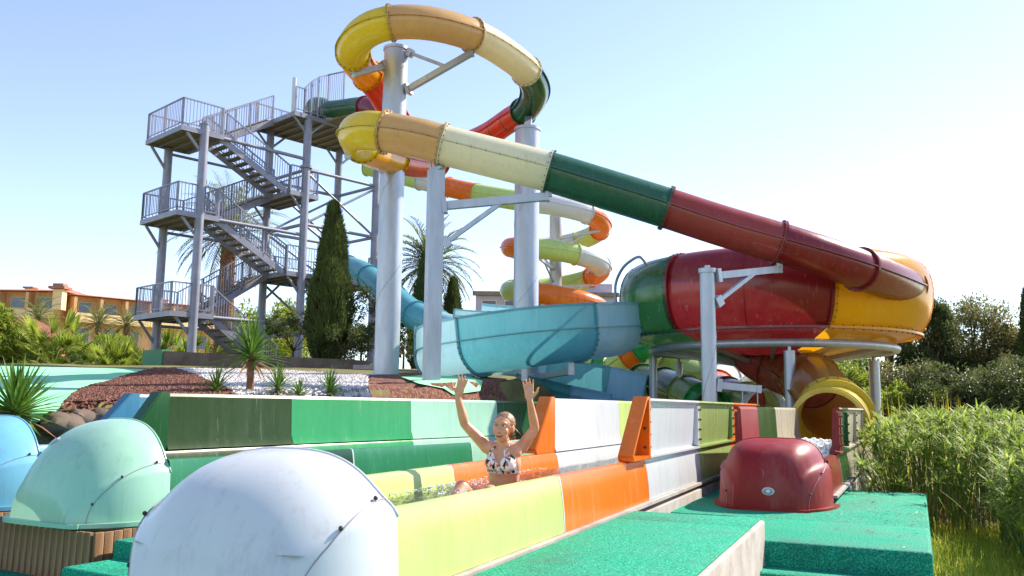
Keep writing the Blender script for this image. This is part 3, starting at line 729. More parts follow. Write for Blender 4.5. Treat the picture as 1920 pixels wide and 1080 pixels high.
# ------------------------------------------------------------------ cyan flume around the second column
def flume(root, ctrl, secs, W, hi, lo, sub=12, smooth=10, out=-1, r=.7):
    pts, par = spline(ctrl, sub, smooth); fr = frames(pts)
    arcs = [(W*math.sin(a), W*.9-W*.9*math.cos(a)) for a in [R(v) for v in range(-90, 91, 10)]]
    prof = [(out*W*1.03, hi)]+[(-x*(-out) if out > 0 else x, z) for x, z in arcs]+[(-out*W*1.02, lo)]
    if out > 0: prof = [(W*1.03, hi)]+[(-x, z) for x, z in arcs]+[(-W*1.02, lo)]
    secs = [(min(par, key=lambda v: abs(v-s)), c) for s, c in secs]      # joints fall on path points
    ends = [s for s, _ in secs[1:]]+[par[-1]]
    for (s0, col), s1 in zip(secs, ends):
        idx = [k for k in range(len(par)) if s0-1e-6 <= par[k] <= s1+1e-6]
        if len(idx) < 2: continue
        P_ = [pts[k] for k in idx]; F_ = [fr[k] for k in idx]
        o = MB().sweep(P_, prof, False, False, frame=F_).build('flume_section', SH[col], root, 40)
        for e_ in (prof[0], prof[-1]):
            g = 1 if e_[0] > 0 else -1
            q = [(e_[0]-.02, e_[1]-.03), (e_[0]+.02, e_[1]-.03), (e_[0]+.02, e_[1]+.02), (e_[0]-.02, e_[1]+.02)]
            q = [(a+.02*g, b) for a, b in q]
            MB().sweep(P_, q, True, True, frame=F_).build('rolled_rim', SH[col], o, 30)
        for sx in (-1, 1):
            zc = W*.9*1.02; q = [(sx*W*.995, zc-.012), (sx*(W*.995+.07), zc-.012), (sx*(W*.995+.07), zc+.012), (sx*W*.995, zc+.012)]
            if sx < 0: q = q[::-1]
            MB().sweep(P_, q, True, True, frame=F_).build('seam_flange', SH[col], o, 30)
        b = MB()
        for k, sg in ((idx[0], 1), (idx[-1], -1)):
            s_, u, t = fr[k]; p = pts[k]+t*sg*.018
            rim = [p+s_*a*1.0+u*c for a, c in prof]; cen = p+u*W
            outp = [q+(q-cen-u*((q-cen).dot(u) if (q-cen).dot(u) > 0 else 0)).normalized()*.055 for q in rim]
            mb = MB(); n = len(rim)
            for dd in (-.014, .014): mb.v += [q+t*dd for q in rim]+[q+t*dd for q in outp]
            for j in range(n-1):
                for base, rev in ((0, 0), (2*n, 1)):
                    f = (base+j, base+j+1, base+n+j+1, base+n+j); mb.f.append(f if not rev else f[::-1])
                mb.f.append((n+j, n+j+1, 3*n+j+1, 3*n+j))
            mb.build('flange', SH[col], o)
            for q in outp: b.ball(q, (.014, .014, .014), seg=6, rings=3)
        b.build('bolts', BOLT, o, kind='stuff')
    return pts, par, fr
FC = [(870,638,27.2),(915,643,26.8),(965,646,26.4),(1025,648,25.9),(1090,651,25.0),(1134,655,23.5),(1150,664,21.8),(1138,670,20.5),(1090,676,19.8),(1030,684,19.5),(960,694,19.6),(895,704,20.0),(848,712,20.9),(836,720,22.6)]
fctrl = [P(*c) for c in FC]
for k in range(1, len(fctrl)): fctrl[k].z = min(fctrl[k].z, fctrl[k-1].z-.02)
fs = thing('open_flume', (fctrl[9].x, fctrl[9].y, .5), 'wide open cyan and turquoise flume spiralling around a steel column', 'water slide')
fp, fpar, ffr = flume(fs, fctrl, [(0,'cyan'),(1.4,'teal'),(3,'cyan'),(4.6,'teal'),(5.6,'cyan'),(8.05,'teal'),(10.85,'cyan')], .78, 1.24, .9, out=-1)
LC = [fctrl[-1].copy()]+[P(*c) for c in [(850,735,24.2),(905,752,24.2),(980,768,23.6),(1060,786,23.0),(1120,800,22.4),(1165,812,22.0)]]
flume(fs, LC, [(0,'cyan'),(1.7,'beige' if False else 'cyan'),(3.1,'teal'),(4.6,'sky')], .8, 1.5, .95, out=-1)
TC = [P(652,500,37.0), P(682,512,34.5), P(712,538,32.2), P(748,566,30.2), P(780,592,28.8), P(822,610,27.9), P(872,624,27.1)]
tube_slide(fs, TC, [(0,'teal'),(1.4,'teal'),(2.7,'teal'),(4,'teal'),(5,'cyan')], .46, sub=8, smooth=4, bolts=False)
for q, px, py in ((9.7, 1003, 690), (11.0, 978, 700), (8.3, 1008, 690)):
    k = min(range(len(fpar)), key=lambda i: abs(fpar[i]-q)); p = fp[k]-Vector((0, 0, .03)); a = Vector((t2.x, t2.y, p.z-.25))
    a = a+(p-a).normalized()*.34; arm(c2, a, p-Vector((0, 0, .18)), .14, None, p+Vector((0, 0, .02)))
l5 = P(800, 724, 18.4); arm(c3, P(826, 728, 16.9), P(975, 731, 23.6), .12)

# ------------------------------------------------------------------ lime, white and orange spiral behind
hc = P(1042, 420, 40); hr_ = 2.15
HS = [P(690, 312, 42), P(765, 332, 41), P(865, 357, 39.6), P(940, 371, 38.4), P(1000, 380, 37.9)]
z0 = P(1042, 386, 37.85).z
turns = 2.5
n = int(turns*8)
for k in range(n+1):
    a = -math.pi/2+2*math.pi*k/8; HS.append(Vector((hc.x+hr_*math.cos(a), hc.y+hr_*math.sin(a), z0-2.02*k/8)))
HS += [HS[-1]+Vector((1.6, 1.4, -.3))]
hs = thing('spiral_slide', (hc.x, hc.y, 2.8), 'narrow lime, white and orange tube slide spiralling down a pole in the distance', 'water slide')
hsec = [(0,'lime'),(1.3,'white'),(1.75,'orange'),(2.4,'lime'),(3.9,'white'),(5.9,'orange'),(7.3,'lime'),(8.2,'white'),(10.4,'orange'),(12,'lime'),(13.5,'white'),(14.6,'orange'),(15.8,'lime'),(17.5,'white'),(18.6,'lime'),(20.2,'orange'),(23,'gold')]
tube_slide(hs, HS, hsec, .46, sub=8, smooth=5, bolts=False, seg=18)
MB().tube((hc.x, hc.y, 2.5), (hc.x, hc.y, P(1042, 404, 40).z), .29, seg=20).build('pole', GALV, hs, 40)
for k in range(1, 21, 3):
    a = -math.pi/2+2*math.pi*(k+.5)/8; z = z0-2.02*(k+.5)/8-.45
    MB().bar((hc.x, hc.y, z-.25), (hc.x+hr_*math.cos(a), hc.y+hr_*math.sin(a), z), .1, .12).build('arm', GALV, hs)
    MB().bar((hc.x, hc.y, z-1.0), (hc.x+hr_*.7*math.cos(a), hc.y+hr_*.7*math.sin(a), z-.08), .06).build('brace', GALV, hs)

# ------------------------------------------------------------------ green and orange tubes behind the lanes, under the bowl
def side_tube(label, pts, secs, r):
    c = [P(*p) for p in pts]
    o = thing('tube_slide', (c[len(c)//2].x, c[len(c)//2].y, 1.0), label, 'water slide'); tube_slide(o, c, secs, r, sub=8, smooth=3, bolts=True, seg=24); return o
side_tube('low green and lime tube slide winding behind the blue flume', [(1080,700,34),(1130,690,33),(1180,688,31.5),(1235,695,30.5),(1290,700,30),(1340,690,31),(1390,676,33)], [(0,'lime'),(1,'green'),(2,'lime'),(3.2,'olive'),(4.2,'green'),(5,'lime')], .55)
side_tube('dark green tube ending in a green flange below the bowl', [(1205,715,27),(1240,722,25.5),(1275,735,24),(1310,752,22.8),(1335,768,22)], [(0,'darkgreen'),(1.1,'bottle'),(2.2,'olive'),(3.2,'green')], .5)
side_tube('white and orange tube sloping down behind the bracket post', [(1395,690,30),(1365,705,28),(1345,722,26),(1355,738,24.2),(1395,752,22.5),(1435,770,21)], [(0,'white'),(1.2,'white'),(2.2,'orange'),(3.2,'rust'),(4.1,'olive'),(4.7,'white')], .48)
side_tube('green and orange tube bend peeping above the blue flume end', [(1150,690,30),(1180,668,29.5),(1205,652,29.2),(1240,645,29.5),(1290,650,30)], [(0,'lime'),(.9,'orange'),(1.6,'green'),(2.8,'lime')], .42)

# ------------------------------------------------------------------ stair tower
F1 = Vector((-12.12, 33.0, 0)); az = R(43)
tower = empty('stair_tower', (F1.x, F1.y, CZ+1.5), -az); tag(tower, 'tall grey steel stair tower with zigzag flights and railed landings', 'stair tower')
# local: +Y runs along the flights (to the right and back), +X points to the viewer's right-front, so the depth of the tower is -X
ZT = -1.2
LV = dict(deck=12.1+ZT, a=10.27+ZT, b=8.65+ZT, c=6.95+ZT, d=5.2+ZT, e=3.1+ZT, g=1.0+ZT)
def col(y, x, top, r=.17, flange=()):
    o = MB().tube((x, y, -1.3), (x, y, top), r, seg=18).build('column', GREY, tower, 40)
    MB().tube((x, y, top-.02), (x, y, top+.02), r+.02, seg=18).build('cap_plate', GREY, o, 40)
    for z in flange: MB().tube((x, y, z-.05), (x, y, z+.05), r+.09, seg=18).build('splice_flange', GREY, o, 40)
TW = 3.0
col(0, 0, LV['a']+.25); col(0, -TW, LV['a']-.15)
col(4.7, 0, LV['deck']-.12, flange=(8.9+ZT+.9, 2.3)); col(4.7, -TW, LV['deck']-.12, flange=(2.2,))
col(8.5, 0, LV['deck']-.12, flange=(4.2,)); col(8.5, -TW, LV['deck']-.12, flange=(7.4,))
def slab(y0, y1, x0, x1, z):
    o = MB()
    o.box(((x0+x1)/2, (y0+y1)/2, z-.05), (x1-x0, y1-y0, .07)); s = o.build('landing_deck', TREAD, tower)
    m_ = MB()
    for x in (x0, x1): m_.box((x, (y0+y1)/2, z-.1), (.06, y1-y0+.06, .2))
    for y in (y0, y1): m_.box(((x0+x1)/2, y, z-.1), (x1-x0-.06, .06, .2))
    m_.build('edge_beam', GREY, s)
    y = y0+.5; r_ = MB()
    while y < y1-.2: r_.box(((x0+x1)/2, y, z-.14), (x1-x0-.08, .06, .1)); y += .55
    r_.build('joists', GREY, s); return s
def rail(par, pts, h=1.1, name='railing', skip=()):
    """posts, top and bottom rails with upright bars between"""
    o = MB(); b = MB()
    for a, c in zip(pts[:-1], pts[1:]):
        a = Vector(a); c = Vector(c); L = (c-a).length; n = max(1, round(L/1.3)); H = Vector((0, 0, h))
        o.bar(a+H, c+H, .05); o.bar(a+Vector((0, 0, .12)), c+Vector((0, 0, .12)), .035)
        for k in range(n+1): p = a+(c-a)*k/n; o.bar(p-Vector((0, 0, .12)), p+H, .06)
        m_ = int(L/.13)
        for k in range(1, m_): p = a+(c-a)*k/m_; b.bar(p+Vector((0, 0, .12)), p+H, .02)
    r_ = o.build(name, GREY, par); b.build('bars', GREY, r_, kind='stuff'); return r_
def flight(y0, z0, y1, z1, xc, wdt=1.25):
    """one stair flight from (y0,z0) up to (y1,z1)"""
    root = None; mb = MB()
    for x in (xc-wdt/2, xc+wdt/2): mb.bar((x, y0, z0-.12), (x, y1, z1-.12), .06, .26)
    root = mb.build('stair_flight', GREY, tower)
    n = 10; me = MB().box((0, 0, 0), (wdt-.08, .29, .05)).mesh('tread')
    for k in range(n):
        t = (k+.5)/n; o = link('tread', me, TREAD, root); o.location = (xc, y0+(y1-y0)*t, z0+(z1-z0)*(t+.02)-.03)
    for x in (xc-wdt/2, xc+wdt/2): rail(root, [(x, y0, z0), (x, y1, z1)])
    return root
xf, xb = -.72, -2.28
y_l, y_r = .75, 3.95
# landings on the left end, right end, the wide middle deck and the start deck on top
for z in (LV['a'], LV['c'], LV['e']):
    s = slab(-.95, y_l, -TW+.02, .06, z)
    pts = [(.03, y_l if z != LV['a'] else y_l, z), (.03, -.93, z), (-TW+.05, -.93, z), (-TW+.05, y_l, z)]
    rail(s, pts)
    # inner hand rail between flights
    rail(s, [(xf-.66, y_l, z), (xb+.66, y_l, z)], .9)
    for y in (-.75,): MB().bar((-.05, 0, z-.95), (-.05, -.7, z-.2), .09).build('strut', GREY, s); MB().bar((-TW+.05, 0, z-1.2), (-TW+.05, -.75, z-.2), .09).build('strut', GREY, s)
    MB().tube((0, 0, z-.12), (0, 4.7, z-.12-.0), .075, seg=12).build('tie_pipe', GREY, tower, 40)
    MB().tube((-TW, 0, z-.35), (-TW, 4.7, z-.35), .06, seg=12).build('tie_pipe', GREY, tower, 40)
s = slab(y_r, 5.3, -TW+.02, .06, LV['b']); rail(s, [(.03, y_r, LV['b']), (.03, 5.28, LV['b']), (-TW+.05, 5.28, LV['b']), (-TW+.05, y_r, LV['b'])])
s = slab(y_r, 9.0, -TW+.02, .06, LV['d']); rail(s, [(.03, y_r, LV['d']), (.03, 7.0, LV['d'])]); rail(s, [(-TW+.05, y_r, LV['d']), (-TW+.05, 8.98, LV['d'])]); rail(s, [(.03, 8.2, LV['d']), (.03, 8.98, LV['d'])])
s = slab(y_r, 9.2, -TW-.1, .12, LV['deck'])
rail(s, [(.10, y_r+.02, LV['deck']), (.10, 4.4, LV['deck'])])
tall = [(.10, 4.4, LV['deck']), (.10, 5.35, LV['deck'])]
o = MB(); b = MB(); zd = LV['deck']
for y, h in ((4.4, 1.15), (4.75, 1.55), (5.1, 1.85), (5.6, 2.1)):
    o.bar((.10, y, zd-.1), (.10, y, zd+h), .06)
hp = [(4.4, 1.15), (4.75, 1.55), (5.1, 1.85), (5.6, 2.1)]
for (ya, ha), (yb, hb) in zip(hp[:-1], hp[1:]):
    o.bar((.10, ya, zd+ha), (.10, yb, zd+hb), .05); o.bar((.10, ya, zd+.12), (.10, yb, zd+.12), .035)
    for k in range(1, 4): t = k/4; b.bar((.10, ya+(yb-ya)*t, zd+.12), (.10, ya+(yb-ya)*t, zd+ha+(hb-ha)*t), .02)
for k in range(9):
    x = .10+k*.14; b.bar((x, 5.6, zd+.0), (x, 5.6, zd+2.08-.02*k), .02)
o.bar((.10, 5.6, zd+2.1), (1.25, 5.6, zd+1.95), .05); o.bar((.10, 5.6, zd+.1), (1.25, 5.6, zd+.1), .04); o.bar((1.25, 5.6, zd-.1), (1.25, 5.6, zd+1.95), .06)
g = o.build('high_railing', GREY, s); b.build('bars', GREY, g, kind='stuff')
MB().box((.7, 6.4, zd-.06), (1.15, 1.7, .08)).build('start_ledge', TREAD, s)
rail(s, [(-TW-.08, y_r, zd), (-TW-.08, 9.18, zd), (.10, 9.18, zd), (.10, 7.4, zd)])
MB().tube((-.6, 4.3, zd), (-.6, 4.3, zd+1.75), .09, seg=12).build('post_lamp', SH['white'], s, 40)
# flights: front ones drop to the right, back ones drop to the left
flight(y_r, LV['b'], y_l, LV['a'], xf); flight(y_l, LV['c'], y_r, LV['b'], xb); flight(y_r, LV['d'], y_l, LV['c'], xf)
flight(y_l, LV['e'], y_r, LV['d'], xb); flight(3.7, LV['g'], y_l, LV['e'], xf); flight(y_l, LV['a'], y_r, LV['deck'], xb)
# bracing
def br(a, b_, w=.075): MB().tube(a, b_, w*.72, seg=10).build('brace', GREY, tower, 40)
for x in (0, -TW):
    for z0_, z1_ in ((9.6+ZT, 7.3+ZT), (7.3+ZT, 9.6+ZT), (7.3+ZT, 5.3+ZT), (5.0+ZT, 2.4+ZT), (2.4+ZT, 5.0+ZT)):
        br((x, 4.7, z0_), (x, 8.5, z1_))
    for z_ in (9.7+ZT, 7.3+ZT): br((x, 4.7, z_), (x, 8.5, z_), .1)
for y in (4.7, 8.5):
    for z_ in (9.7+ZT, 7.3+ZT, 2.6+ZT): br((0, y, z_), (-TW, y, z_), .1)
    br((0, y, 11.9+ZT-.3), (-1.0, y, 11.9+ZT+.05)); br((0, y, 11.2+ZT), (0, y+.8, 11.95+ZT)); br((0, y, 11.2+ZT), (0, y-.75, 11.95+ZT)); br((-TW, y, 11.2+ZT), (-TW, y+.8, 11.95+ZT)); br((-TW, y, 11.2+ZT), (-TW, y-.75, 11.95+ZT))
    br((0, y, 4.2+ZT), (0, y+.8, 5.0+ZT)); br((0, y, 4.2+ZT), (0, y-.7, 5.0+ZT)); br((-TW, y, 4.2+ZT), (-TW, y+.8, 5.0+ZT))
br((0, 4.7, 7.7+ZT), (0, 4.0, 8.5+ZT)); br((-TW, 4.7, 7.7+ZT), (-TW, 4.0, 8.5+ZT))

# ------------------------------------------------------------------ low walls by the tower
def wall(name, label, a, b_, za0, zb0, za1, zb1, th, mat):
    a = Vector(a); b_ = Vector(b_); t = (b_-a).normalized(); nn = Vector((-t.y, t.x)); mb = MB(); N = 12
    for k in range(N+1):
        p = a+(b_-a)*k/N; f = k/N
        for q, z in ((p, za0+(zb0-za0)*f), (p, za1+(zb1-za1)*f), (p+nn*th, za1+(zb1-za1)*f), (p+nn*th, za0+(zb0-za0)*f)): mb.v.append(Vector((q.x, q.y, z)))
    for k in range(N):
        for j in range(4): mb.f.append((k*4+j, k*4+(j+1) % 4, k*4+4+(j+1) % 4, k*4+4+j))
    mb.f.append((3, 2, 1, 0)); mb.f.append((N*4, N*4+1, N*4+2, N*4+3))
    root = mb.build(name, mat); tag(root, label, 'wall'); return root
p = P(306, 658, 29.6); q = P(690, 676, 28.2)
wall('retaining_wall', 'long brown concrete retaining wall in front of the stair tower', p.to_2d(), q.to_2d(), CZ+.7, CZ+.7, p.z, q.z, .35, BROWNWALL)
p2 = P(268, 657, 30.2); wall('green_block_wall', 'short green painted wall block at the foot of the tower', p2.to_2d(), P(304, 655, 29.55).to_2d(), CZ+.7, CZ+.7, p2.z, P(304, 655, 29.55).z, .4, shell('green_paint', (70, 128, 92), .6, 0))
p3 = P(662, 684, 27.6); wall('pale_block_wall', 'pale pinkish wall block beside the tallest column', p3.to_2d(), P(700, 684, 27.4).to_2d(), CZ+.5, CZ+.5, p3.z, p3.z, .5, PALEC)
p4 = P(765, 700, 27.0); wall('pale_low_wall', 'low pale wall behind the square post', p4.to_2d(), P(880, 702, 26.6).to_2d(), CZ+.4, CZ+.4, p4.z, p4.z, .4, PALEC)
# dark rock edge under the gravel beside the blue hood
RL = ['dark edging rock right under the big left yucca', 'dark edging rock just right of the big left yucca', 'dark edging rock midway between the yucca and the blue panel', 'dark edging rock behind the top of the mint hood', 'dark edging rock nearest the slanted blue panel end']
for k in range(5):
    f = k/4; a = T(100+95*f, 800+8*f); bm = bmesh.new(); bmesh.ops.create_icosphere(bm, subdivisions=3, radius=.19)
    for v in bm.verts: v.co *= 1+.5*noise.noise(v.co*3+Vector((k*3, 0, 0)))+.15*noise.noise(v.co*9+Vector((k*3, 0, 0))); v.co.z *= .7
    me = bpy.data.meshes.new('edge_rock'); bm.to_mesh(me); bm.free(); o = link('edge_rock', me, BROWNWALL, smooth=30); o.location = (a.x, a.y, ground_z(a.x, a.y)-.02)
    tag(o, RL[k], 'rock', 'edging rocks below the gravel')

# ------------------------------------------------------------------ hotel far left
HW = rough_mat('ochre_render', [(.3, (210, 160, 108)), (.6, (226, 180, 128)), (.8, (234, 194, 146))], .4, .9, .1, 4)
HP = rough_mat('pale_ochre_render', [(.3, (228, 192, 134)), (.6, (242, 210, 156)), (.8, (246, 220, 172))], .4, .9, .1, 4)
ROOF = rough_mat('red_roof_tiles', [(.3, (150, 88, 70)), (.5, (178, 110, 88)), (.7, (200, 136, 112))], 2.2, .9, .5, 5, .1)
GLASSY = rough_mat('dark_window_glass', [(.4, (52, 62, 76)), (.7, (84, 98, 116))], .8, .15, 0, spec=.8)
hotel = None
def wing(label, a, b_, ztop, storeys, nb, deep, zbase, roof_h=2.2, sh=3.1):
    """one hotel wing: facade from a to b with balconies, windows, tiled roof"""
    a = Vector(a); b_ = Vector(b_); L = (b_-a).length; t = (b_-a)/L; rz = math.atan2(t.y, t.x)
    root = empty('hotel_wing', (a.x, a.y, zbase), rz); tag(root, label, 'building')
    H = ztop-zbase
    MB().box((L/2, deep/2+.05, H/2), (L, deep, H)).build('wall', HW, root)
    mb = MB(); e = .8
    v = [(-e, -e-.6, H), (L+e, -e-.6, H), (L+e, deep+e, H), (-e, deep+e, H), (1.5, deep*.45, H+roof_h), (L-1.5, deep*.45, H+roof_h)]
    mb.v = [Vector(q) for q in v]; mb.f = [(0, 1, 5, 4), (1, 2, 5), (2, 3, 4, 5), (3, 0, 4), (3, 2, 1, 0)]
    rf = mb.build('roof', ROOF, root)
    for k in range(1):
        x = L*(.62+.3*k); MB().box((x, deep*.4, H+roof_h*.6), (.9, .9, .8)).build('chimney', HP, rf); MB().box((x, deep*.4, H+roof_h*.6+.5), (1.3, 1.3, .2)).build('chimney_cap', ROOF, rf)
    bw = L/nb
    for s_ in range(storeys):
        z = H-sh*(s_+1)
        for k in range(nb):
            x = bw*(k+.5)
            f = MB().box((x, -.03, z+1.5), (bw*.52, .12, 1.9)).build('window', HP, root); MB().box((x, -.10, z+1.5), (bw*.46, .06, 1.75)).build('pane', GLASSY, f)
            if s_ % 2 == 0:
                bl = MB().box((x, -1.3, z+.45), (bw*.98, .18, 1.1)); bl.box((x, -.65, z-.05), (bw*.98, 1.4, .18)).build('balcony', HP, root)
        if s_ % 2 == 0:
            for k in range(nb+1): MB().box((bw*k, -.7, z+1.4), (.35, 1.2, 3.0)).build('pier', HW, root)
    return root
h0 = P(-150, 540, 104); h1 = P(116, 552, 104); h2 = P(440, 572, 120)
wing('near wing of the ochre hotel with red roof and stacked balconies', (h0.x, h0.y), (h1.x, h1.y), P(40, 547, 104).z, 3, 5, 12, 2.5, 1.0)
wing('far wing of the ochre hotel with red roof, partly behind the stair tower', (h1.x+1, h1.y+.5), (h2.x, h2.y), P(280, 569, 112).z, 3, 7, 12, 2.5, .9)
ca = P(112, 556, 102); cb = MB(); root = thing('roof_turret', (ca.x, ca.y, ca.z-2), 'small square chimney turret with a dark cap on the hotel roof', 'turret')
MB().box((ca.x, ca.y, ca.z-.4), (1.1, 1.1, 2.4)).build('shaft', HP, root); MB().box((ca.x, ca.y, ca.z+1.0), (1.9, 1.9, .3)).build('cap', ROOF, root); MB().box((ca.x, ca.y, ca.z+1.3), (1.2, 1.2, .4)).build('crown', TREAD, root)
hb = P(10, 668, 55)
root = thing('bungalow', (hb.x, hb.y, hb.z-3), 'small reddish bungalow half hidden by the bushes at the left edge', 'building')
BUN = rough_mat('terracotta_render', [(.3, (150, 92, 66)), (.6, (176, 112, 84)), (.8, (188, 126, 96))], .6, .9, .1, 5)
MB().box((hb.x-1, hb.y+2, hb.z-.9), (5.4, 4, 4.4)).build('wall', BUN, root); mb = MB(); c_ = Vector((hb.x-1, hb.y+2, hb.z+1.3))
mb.v = [c_+Vector(q) for q in ((-3.2, -2.7, 0), (3.2, -2.7, 0), (3.2, 2.7, 0), (-3.2, 2.7, 0), (-1.5, 0, 1.3), (1.5, 0, 1.3))]; mb.f = [(0, 1, 5, 4), (1, 2, 5), (2, 3, 4, 5), (3, 0, 4), (3, 2, 1, 0)]; mb.build('roof', rough_mat('brown_roof_tiles', [(.3, (96, 60, 46)), (.6, (124, 78, 60)), (.8, (140, 92, 72))], 2.2, .9, .5, 5, .1), root)
f = MB().box((hb.x+.6, hb.y-.02, hb.z-.9), (1.3, .12, 1.7)).build('window', TREAD, root); MB().box((hb.x+.6, hb.y-.1, hb.z-.9), (1.1, .06, 1.5)).build('pane', GLASSY, f)
# mauve building behind the spiral
GB = rough_mat('mauve_render', [(.3, (176, 164, 176)), (.6, (196, 184, 194)), (.8, (206, 196, 204))], .5, .9, .1, 4)
a = P(892, 548, 72); b_ = P(1160, 534, 70)
root = thing('flat_roofed_building', ((a.x+b_.x)/2, a.y, 2), 'pale mauve flat-roofed building behind the distant spiral slide', 'building')
mb = MB(); W_ = b_.x-a.x
mb.box(((a.x+b_.x)/2, a.y+4, (a.z+2)/2), (W_, 8, a.z-2)).build('wall', GB, root)
MB().box((a.x+W_*.62, a.y+4.2, a.z+.45), (W_*.72, 7.4, .9)).build('parapet', GB, root)
MB().box(((a.x+b_.x)/2, a.y-.1, a.z-.1), (W_+.5, .4, .35)).build('fascia', TREAD, root)
for k in range(6):
    f = MB().box((a.x+W_*(k+.6)/6.2, a.y-.02, a.z-1.2), (1.3, .12, 1.1)).build('window', HP, root); MB().box((a.x+W_*(k+.6)/6.2, a.y-.09, a.z-1.2), (1.1, .06, .95)).build('pane', GLASSY, f)

# ------------------------------------------------------------------ plants
def leafmat(name, cols, trans=.35, scale=2.0): return rough_mat(name, [(.3, cols[0]), (.52, cols[1]), (.72, cols[2])], scale, .55, 0, trans=trans, spec=.35)
LM = dict(cyp=leafmat('cypress_leaf', ((56, 70, 34), (82, 96, 48), (112, 120, 62)), .3), dark=leafmat('dark_leaf', ((62, 74, 42), (90, 102, 56), (126, 130, 78)), .4),
          grey=leafmat('olive_grey_leaf', ((92, 94, 56), (128, 126, 76), (168, 158, 100)), .45), bush=leafmat('bush_leaf', ((96, 116, 40), (140, 156, 56), (186, 190, 84)), .5),
          palm=leafmat('palm_leaf', ((94, 104, 56), (128, 134, 76), (164, 164, 104)), .45), fan=leafmat('fan_palm_leaf', ((110, 130, 44), (150, 166, 64), (196, 200, 96)), .5),
          yucca=leafmat('yucca_leaf', ((62, 92, 34), (96, 130, 48), (140, 166, 76)), .25, 6), pap=leafmat('papyrus_leaf', ((86, 112, 38), (138, 160, 62), (222, 222, 142)), .5, 9),
          stem=leafmat('papyrus_stem', ((70, 96, 34), (104, 130, 50), (146, 162, 74)), .3, 3), reed=leafmat('yellow_reed', ((150, 140, 40), (186, 176, 60), (206, 196, 84)), .4, 3),
          grass=leafmat('grass_blade', ((130, 140, 40), (176, 182, 62), (206, 204, 96)), .5, 3), dead=leafmat('dry_frond', ((120, 88, 56), (150, 114, 76), (176, 142, 100)), .2))
BARK = rough_mat('tree_bark', [(.3, (70, 54, 42)), (.55, (104, 82, 64)), (.8, (134, 110, 88))], 6, .95, .8, 18, .05)
PBARK = rough_mat('palm_bark', [(.3, (96, 64, 46)), (.55, (140, 98, 72)), (.8, (170, 128, 98))], 5, .95, .9, 14, .06)
def leafcard(mb, p, d, L, w, fold=.25, up=Vector((0, 0, 1))):
    sd = d.cross(up)
    if sd.length < .05: sd = d.cross(Vector((1, 0, 0)))
    sd.normalize(); nn = sd.cross(d); i = len(mb.v)
    mb.v += [p, p+d*L*.5+sd*w*.5+nn*w*fold, p+d*L, p+d*L*.5-sd*w*.5+nn*w*fold]; mb.f += [(i, i+1, i+2), (i, i+2, i+3)]
def rdir(up=0):
    while True:
        v = Vector((random.uniform(-1, 1), random.uniform(-1, 1), random.uniform(-1, 1)))
        if .05 < v.length < 1: v.normalize(); v.z += up; return v.normalized()
def blade(mb, p, d, L, w, droop, seg=4, taper=1.0):
    """curved narrow leaf"""
    sd = d.cross(Vector((0, 0, 1)))
    if sd.length < .05: sd = Vector((1, 0, 0))
    sd.normalize(); i = len(mb.v); q = Vector(p); dd = Vector(d)
    for k in range(seg+1):
        f = k/seg; ww = w*(1-f**2*taper)*(.55+.45*min(1, f*4)); mb.v += [q-sd*ww/2, q+sd*ww/2]
        q = q+dd*(L/seg); dd = (dd+Vector((0, 0, -droop/seg))).normalized()
    for k in range(seg): a = i+2*k; mb.f.append((a, a+1, a+3, a+2))
    return q
def cypress(label, px, pyt, Y, H, rad, n=15000):
    top = P(px, pyt, Y); zb = top.z-H; base = Vector((top.x, top.y, zb))
    root = thing('cypress_tree', base, label, 'tree')
    MB().tube(base-Vector((0, 0, .5)), base+Vector((0, 0, H*.9)), .16, .03, 10).build('trunk', BARK, root, 180)
    mb = MB()
    for _ in range(n):
        f = random.random()**.8; z = .25+f*(H-.25)
        prof = rad*min(1, (.5+f*2.6))*(1-max(0, f-.3)/.7)**.62
        a = random.random()*6.283; lump = 1+.42*noise.noise((math.cos(a)*1.6, math.sin(a)*1.6, z*.9))+.2*noise.noise((math.cos(a)*5, math.sin(a)*5, z*3))
        r = prof*lump*(1-.5*random.random()**3); p = base+Vector((r*math.cos(a), r*math.sin(a), z))
        d = Vector((math.cos(a)*.45, math.sin(a)*.45, 1))+rdir()*.35; leafcard(mb, p, d.normalized(), random.uniform(.16, .34), random.uniform(.04, .08))
    mb.build('crown', LM['cyp'], root)
def broad(name, label, base, H, rx, rz_, mat, n, leaf, cl=40, trunk=.2, cz=.6, cat='tree', flat=.75, group=None):
    """leafy tree or shrub built of leaf clumps on limbs"""
    root = thing(name, base, label, cat, group); tr = MB(); base = Vector(base); lv = MB()
    fork = base+Vector((0, 0, H*.3)); tr.tube(base-Vector((0, 0, .4)), fork, trunk, trunk*.7, 10)
    cen = base+Vector((0, 0, H*cz))
    for c in range(cl):
        v = rdir(); s = random.uniform(.45, 1)**.6; q = cen+Vector((v.x*rx*s, v.y*rx*s, v.z*rz_*s*(flat if v.z < 0 else 1)))
        if c % 3 == 0: mid = fork+(q-fork)*.5+rdir()*.15*rx; tr.tube(fork, mid, trunk*.4, trunk*.22, 6); tr.tube(mid, q, trunk*.22, trunk*.06, 6)
        rr = random.uniform(.24, .42)*min(rx, rz_)
        for _ in range(n//cl):
            u = rdir(); p = q+u*rr*random.random()**.45; d = (u+rdir()*.9+Vector((0, 0, -.15))).normalized(); leafcard(lv, p, d, leaf*random.uniform(.6, 1.3), leaf*random.uniform(.3, .55))
    tr.build('trunk', BARK, root, 180); lv.build('crown', LM[mat], root); return root
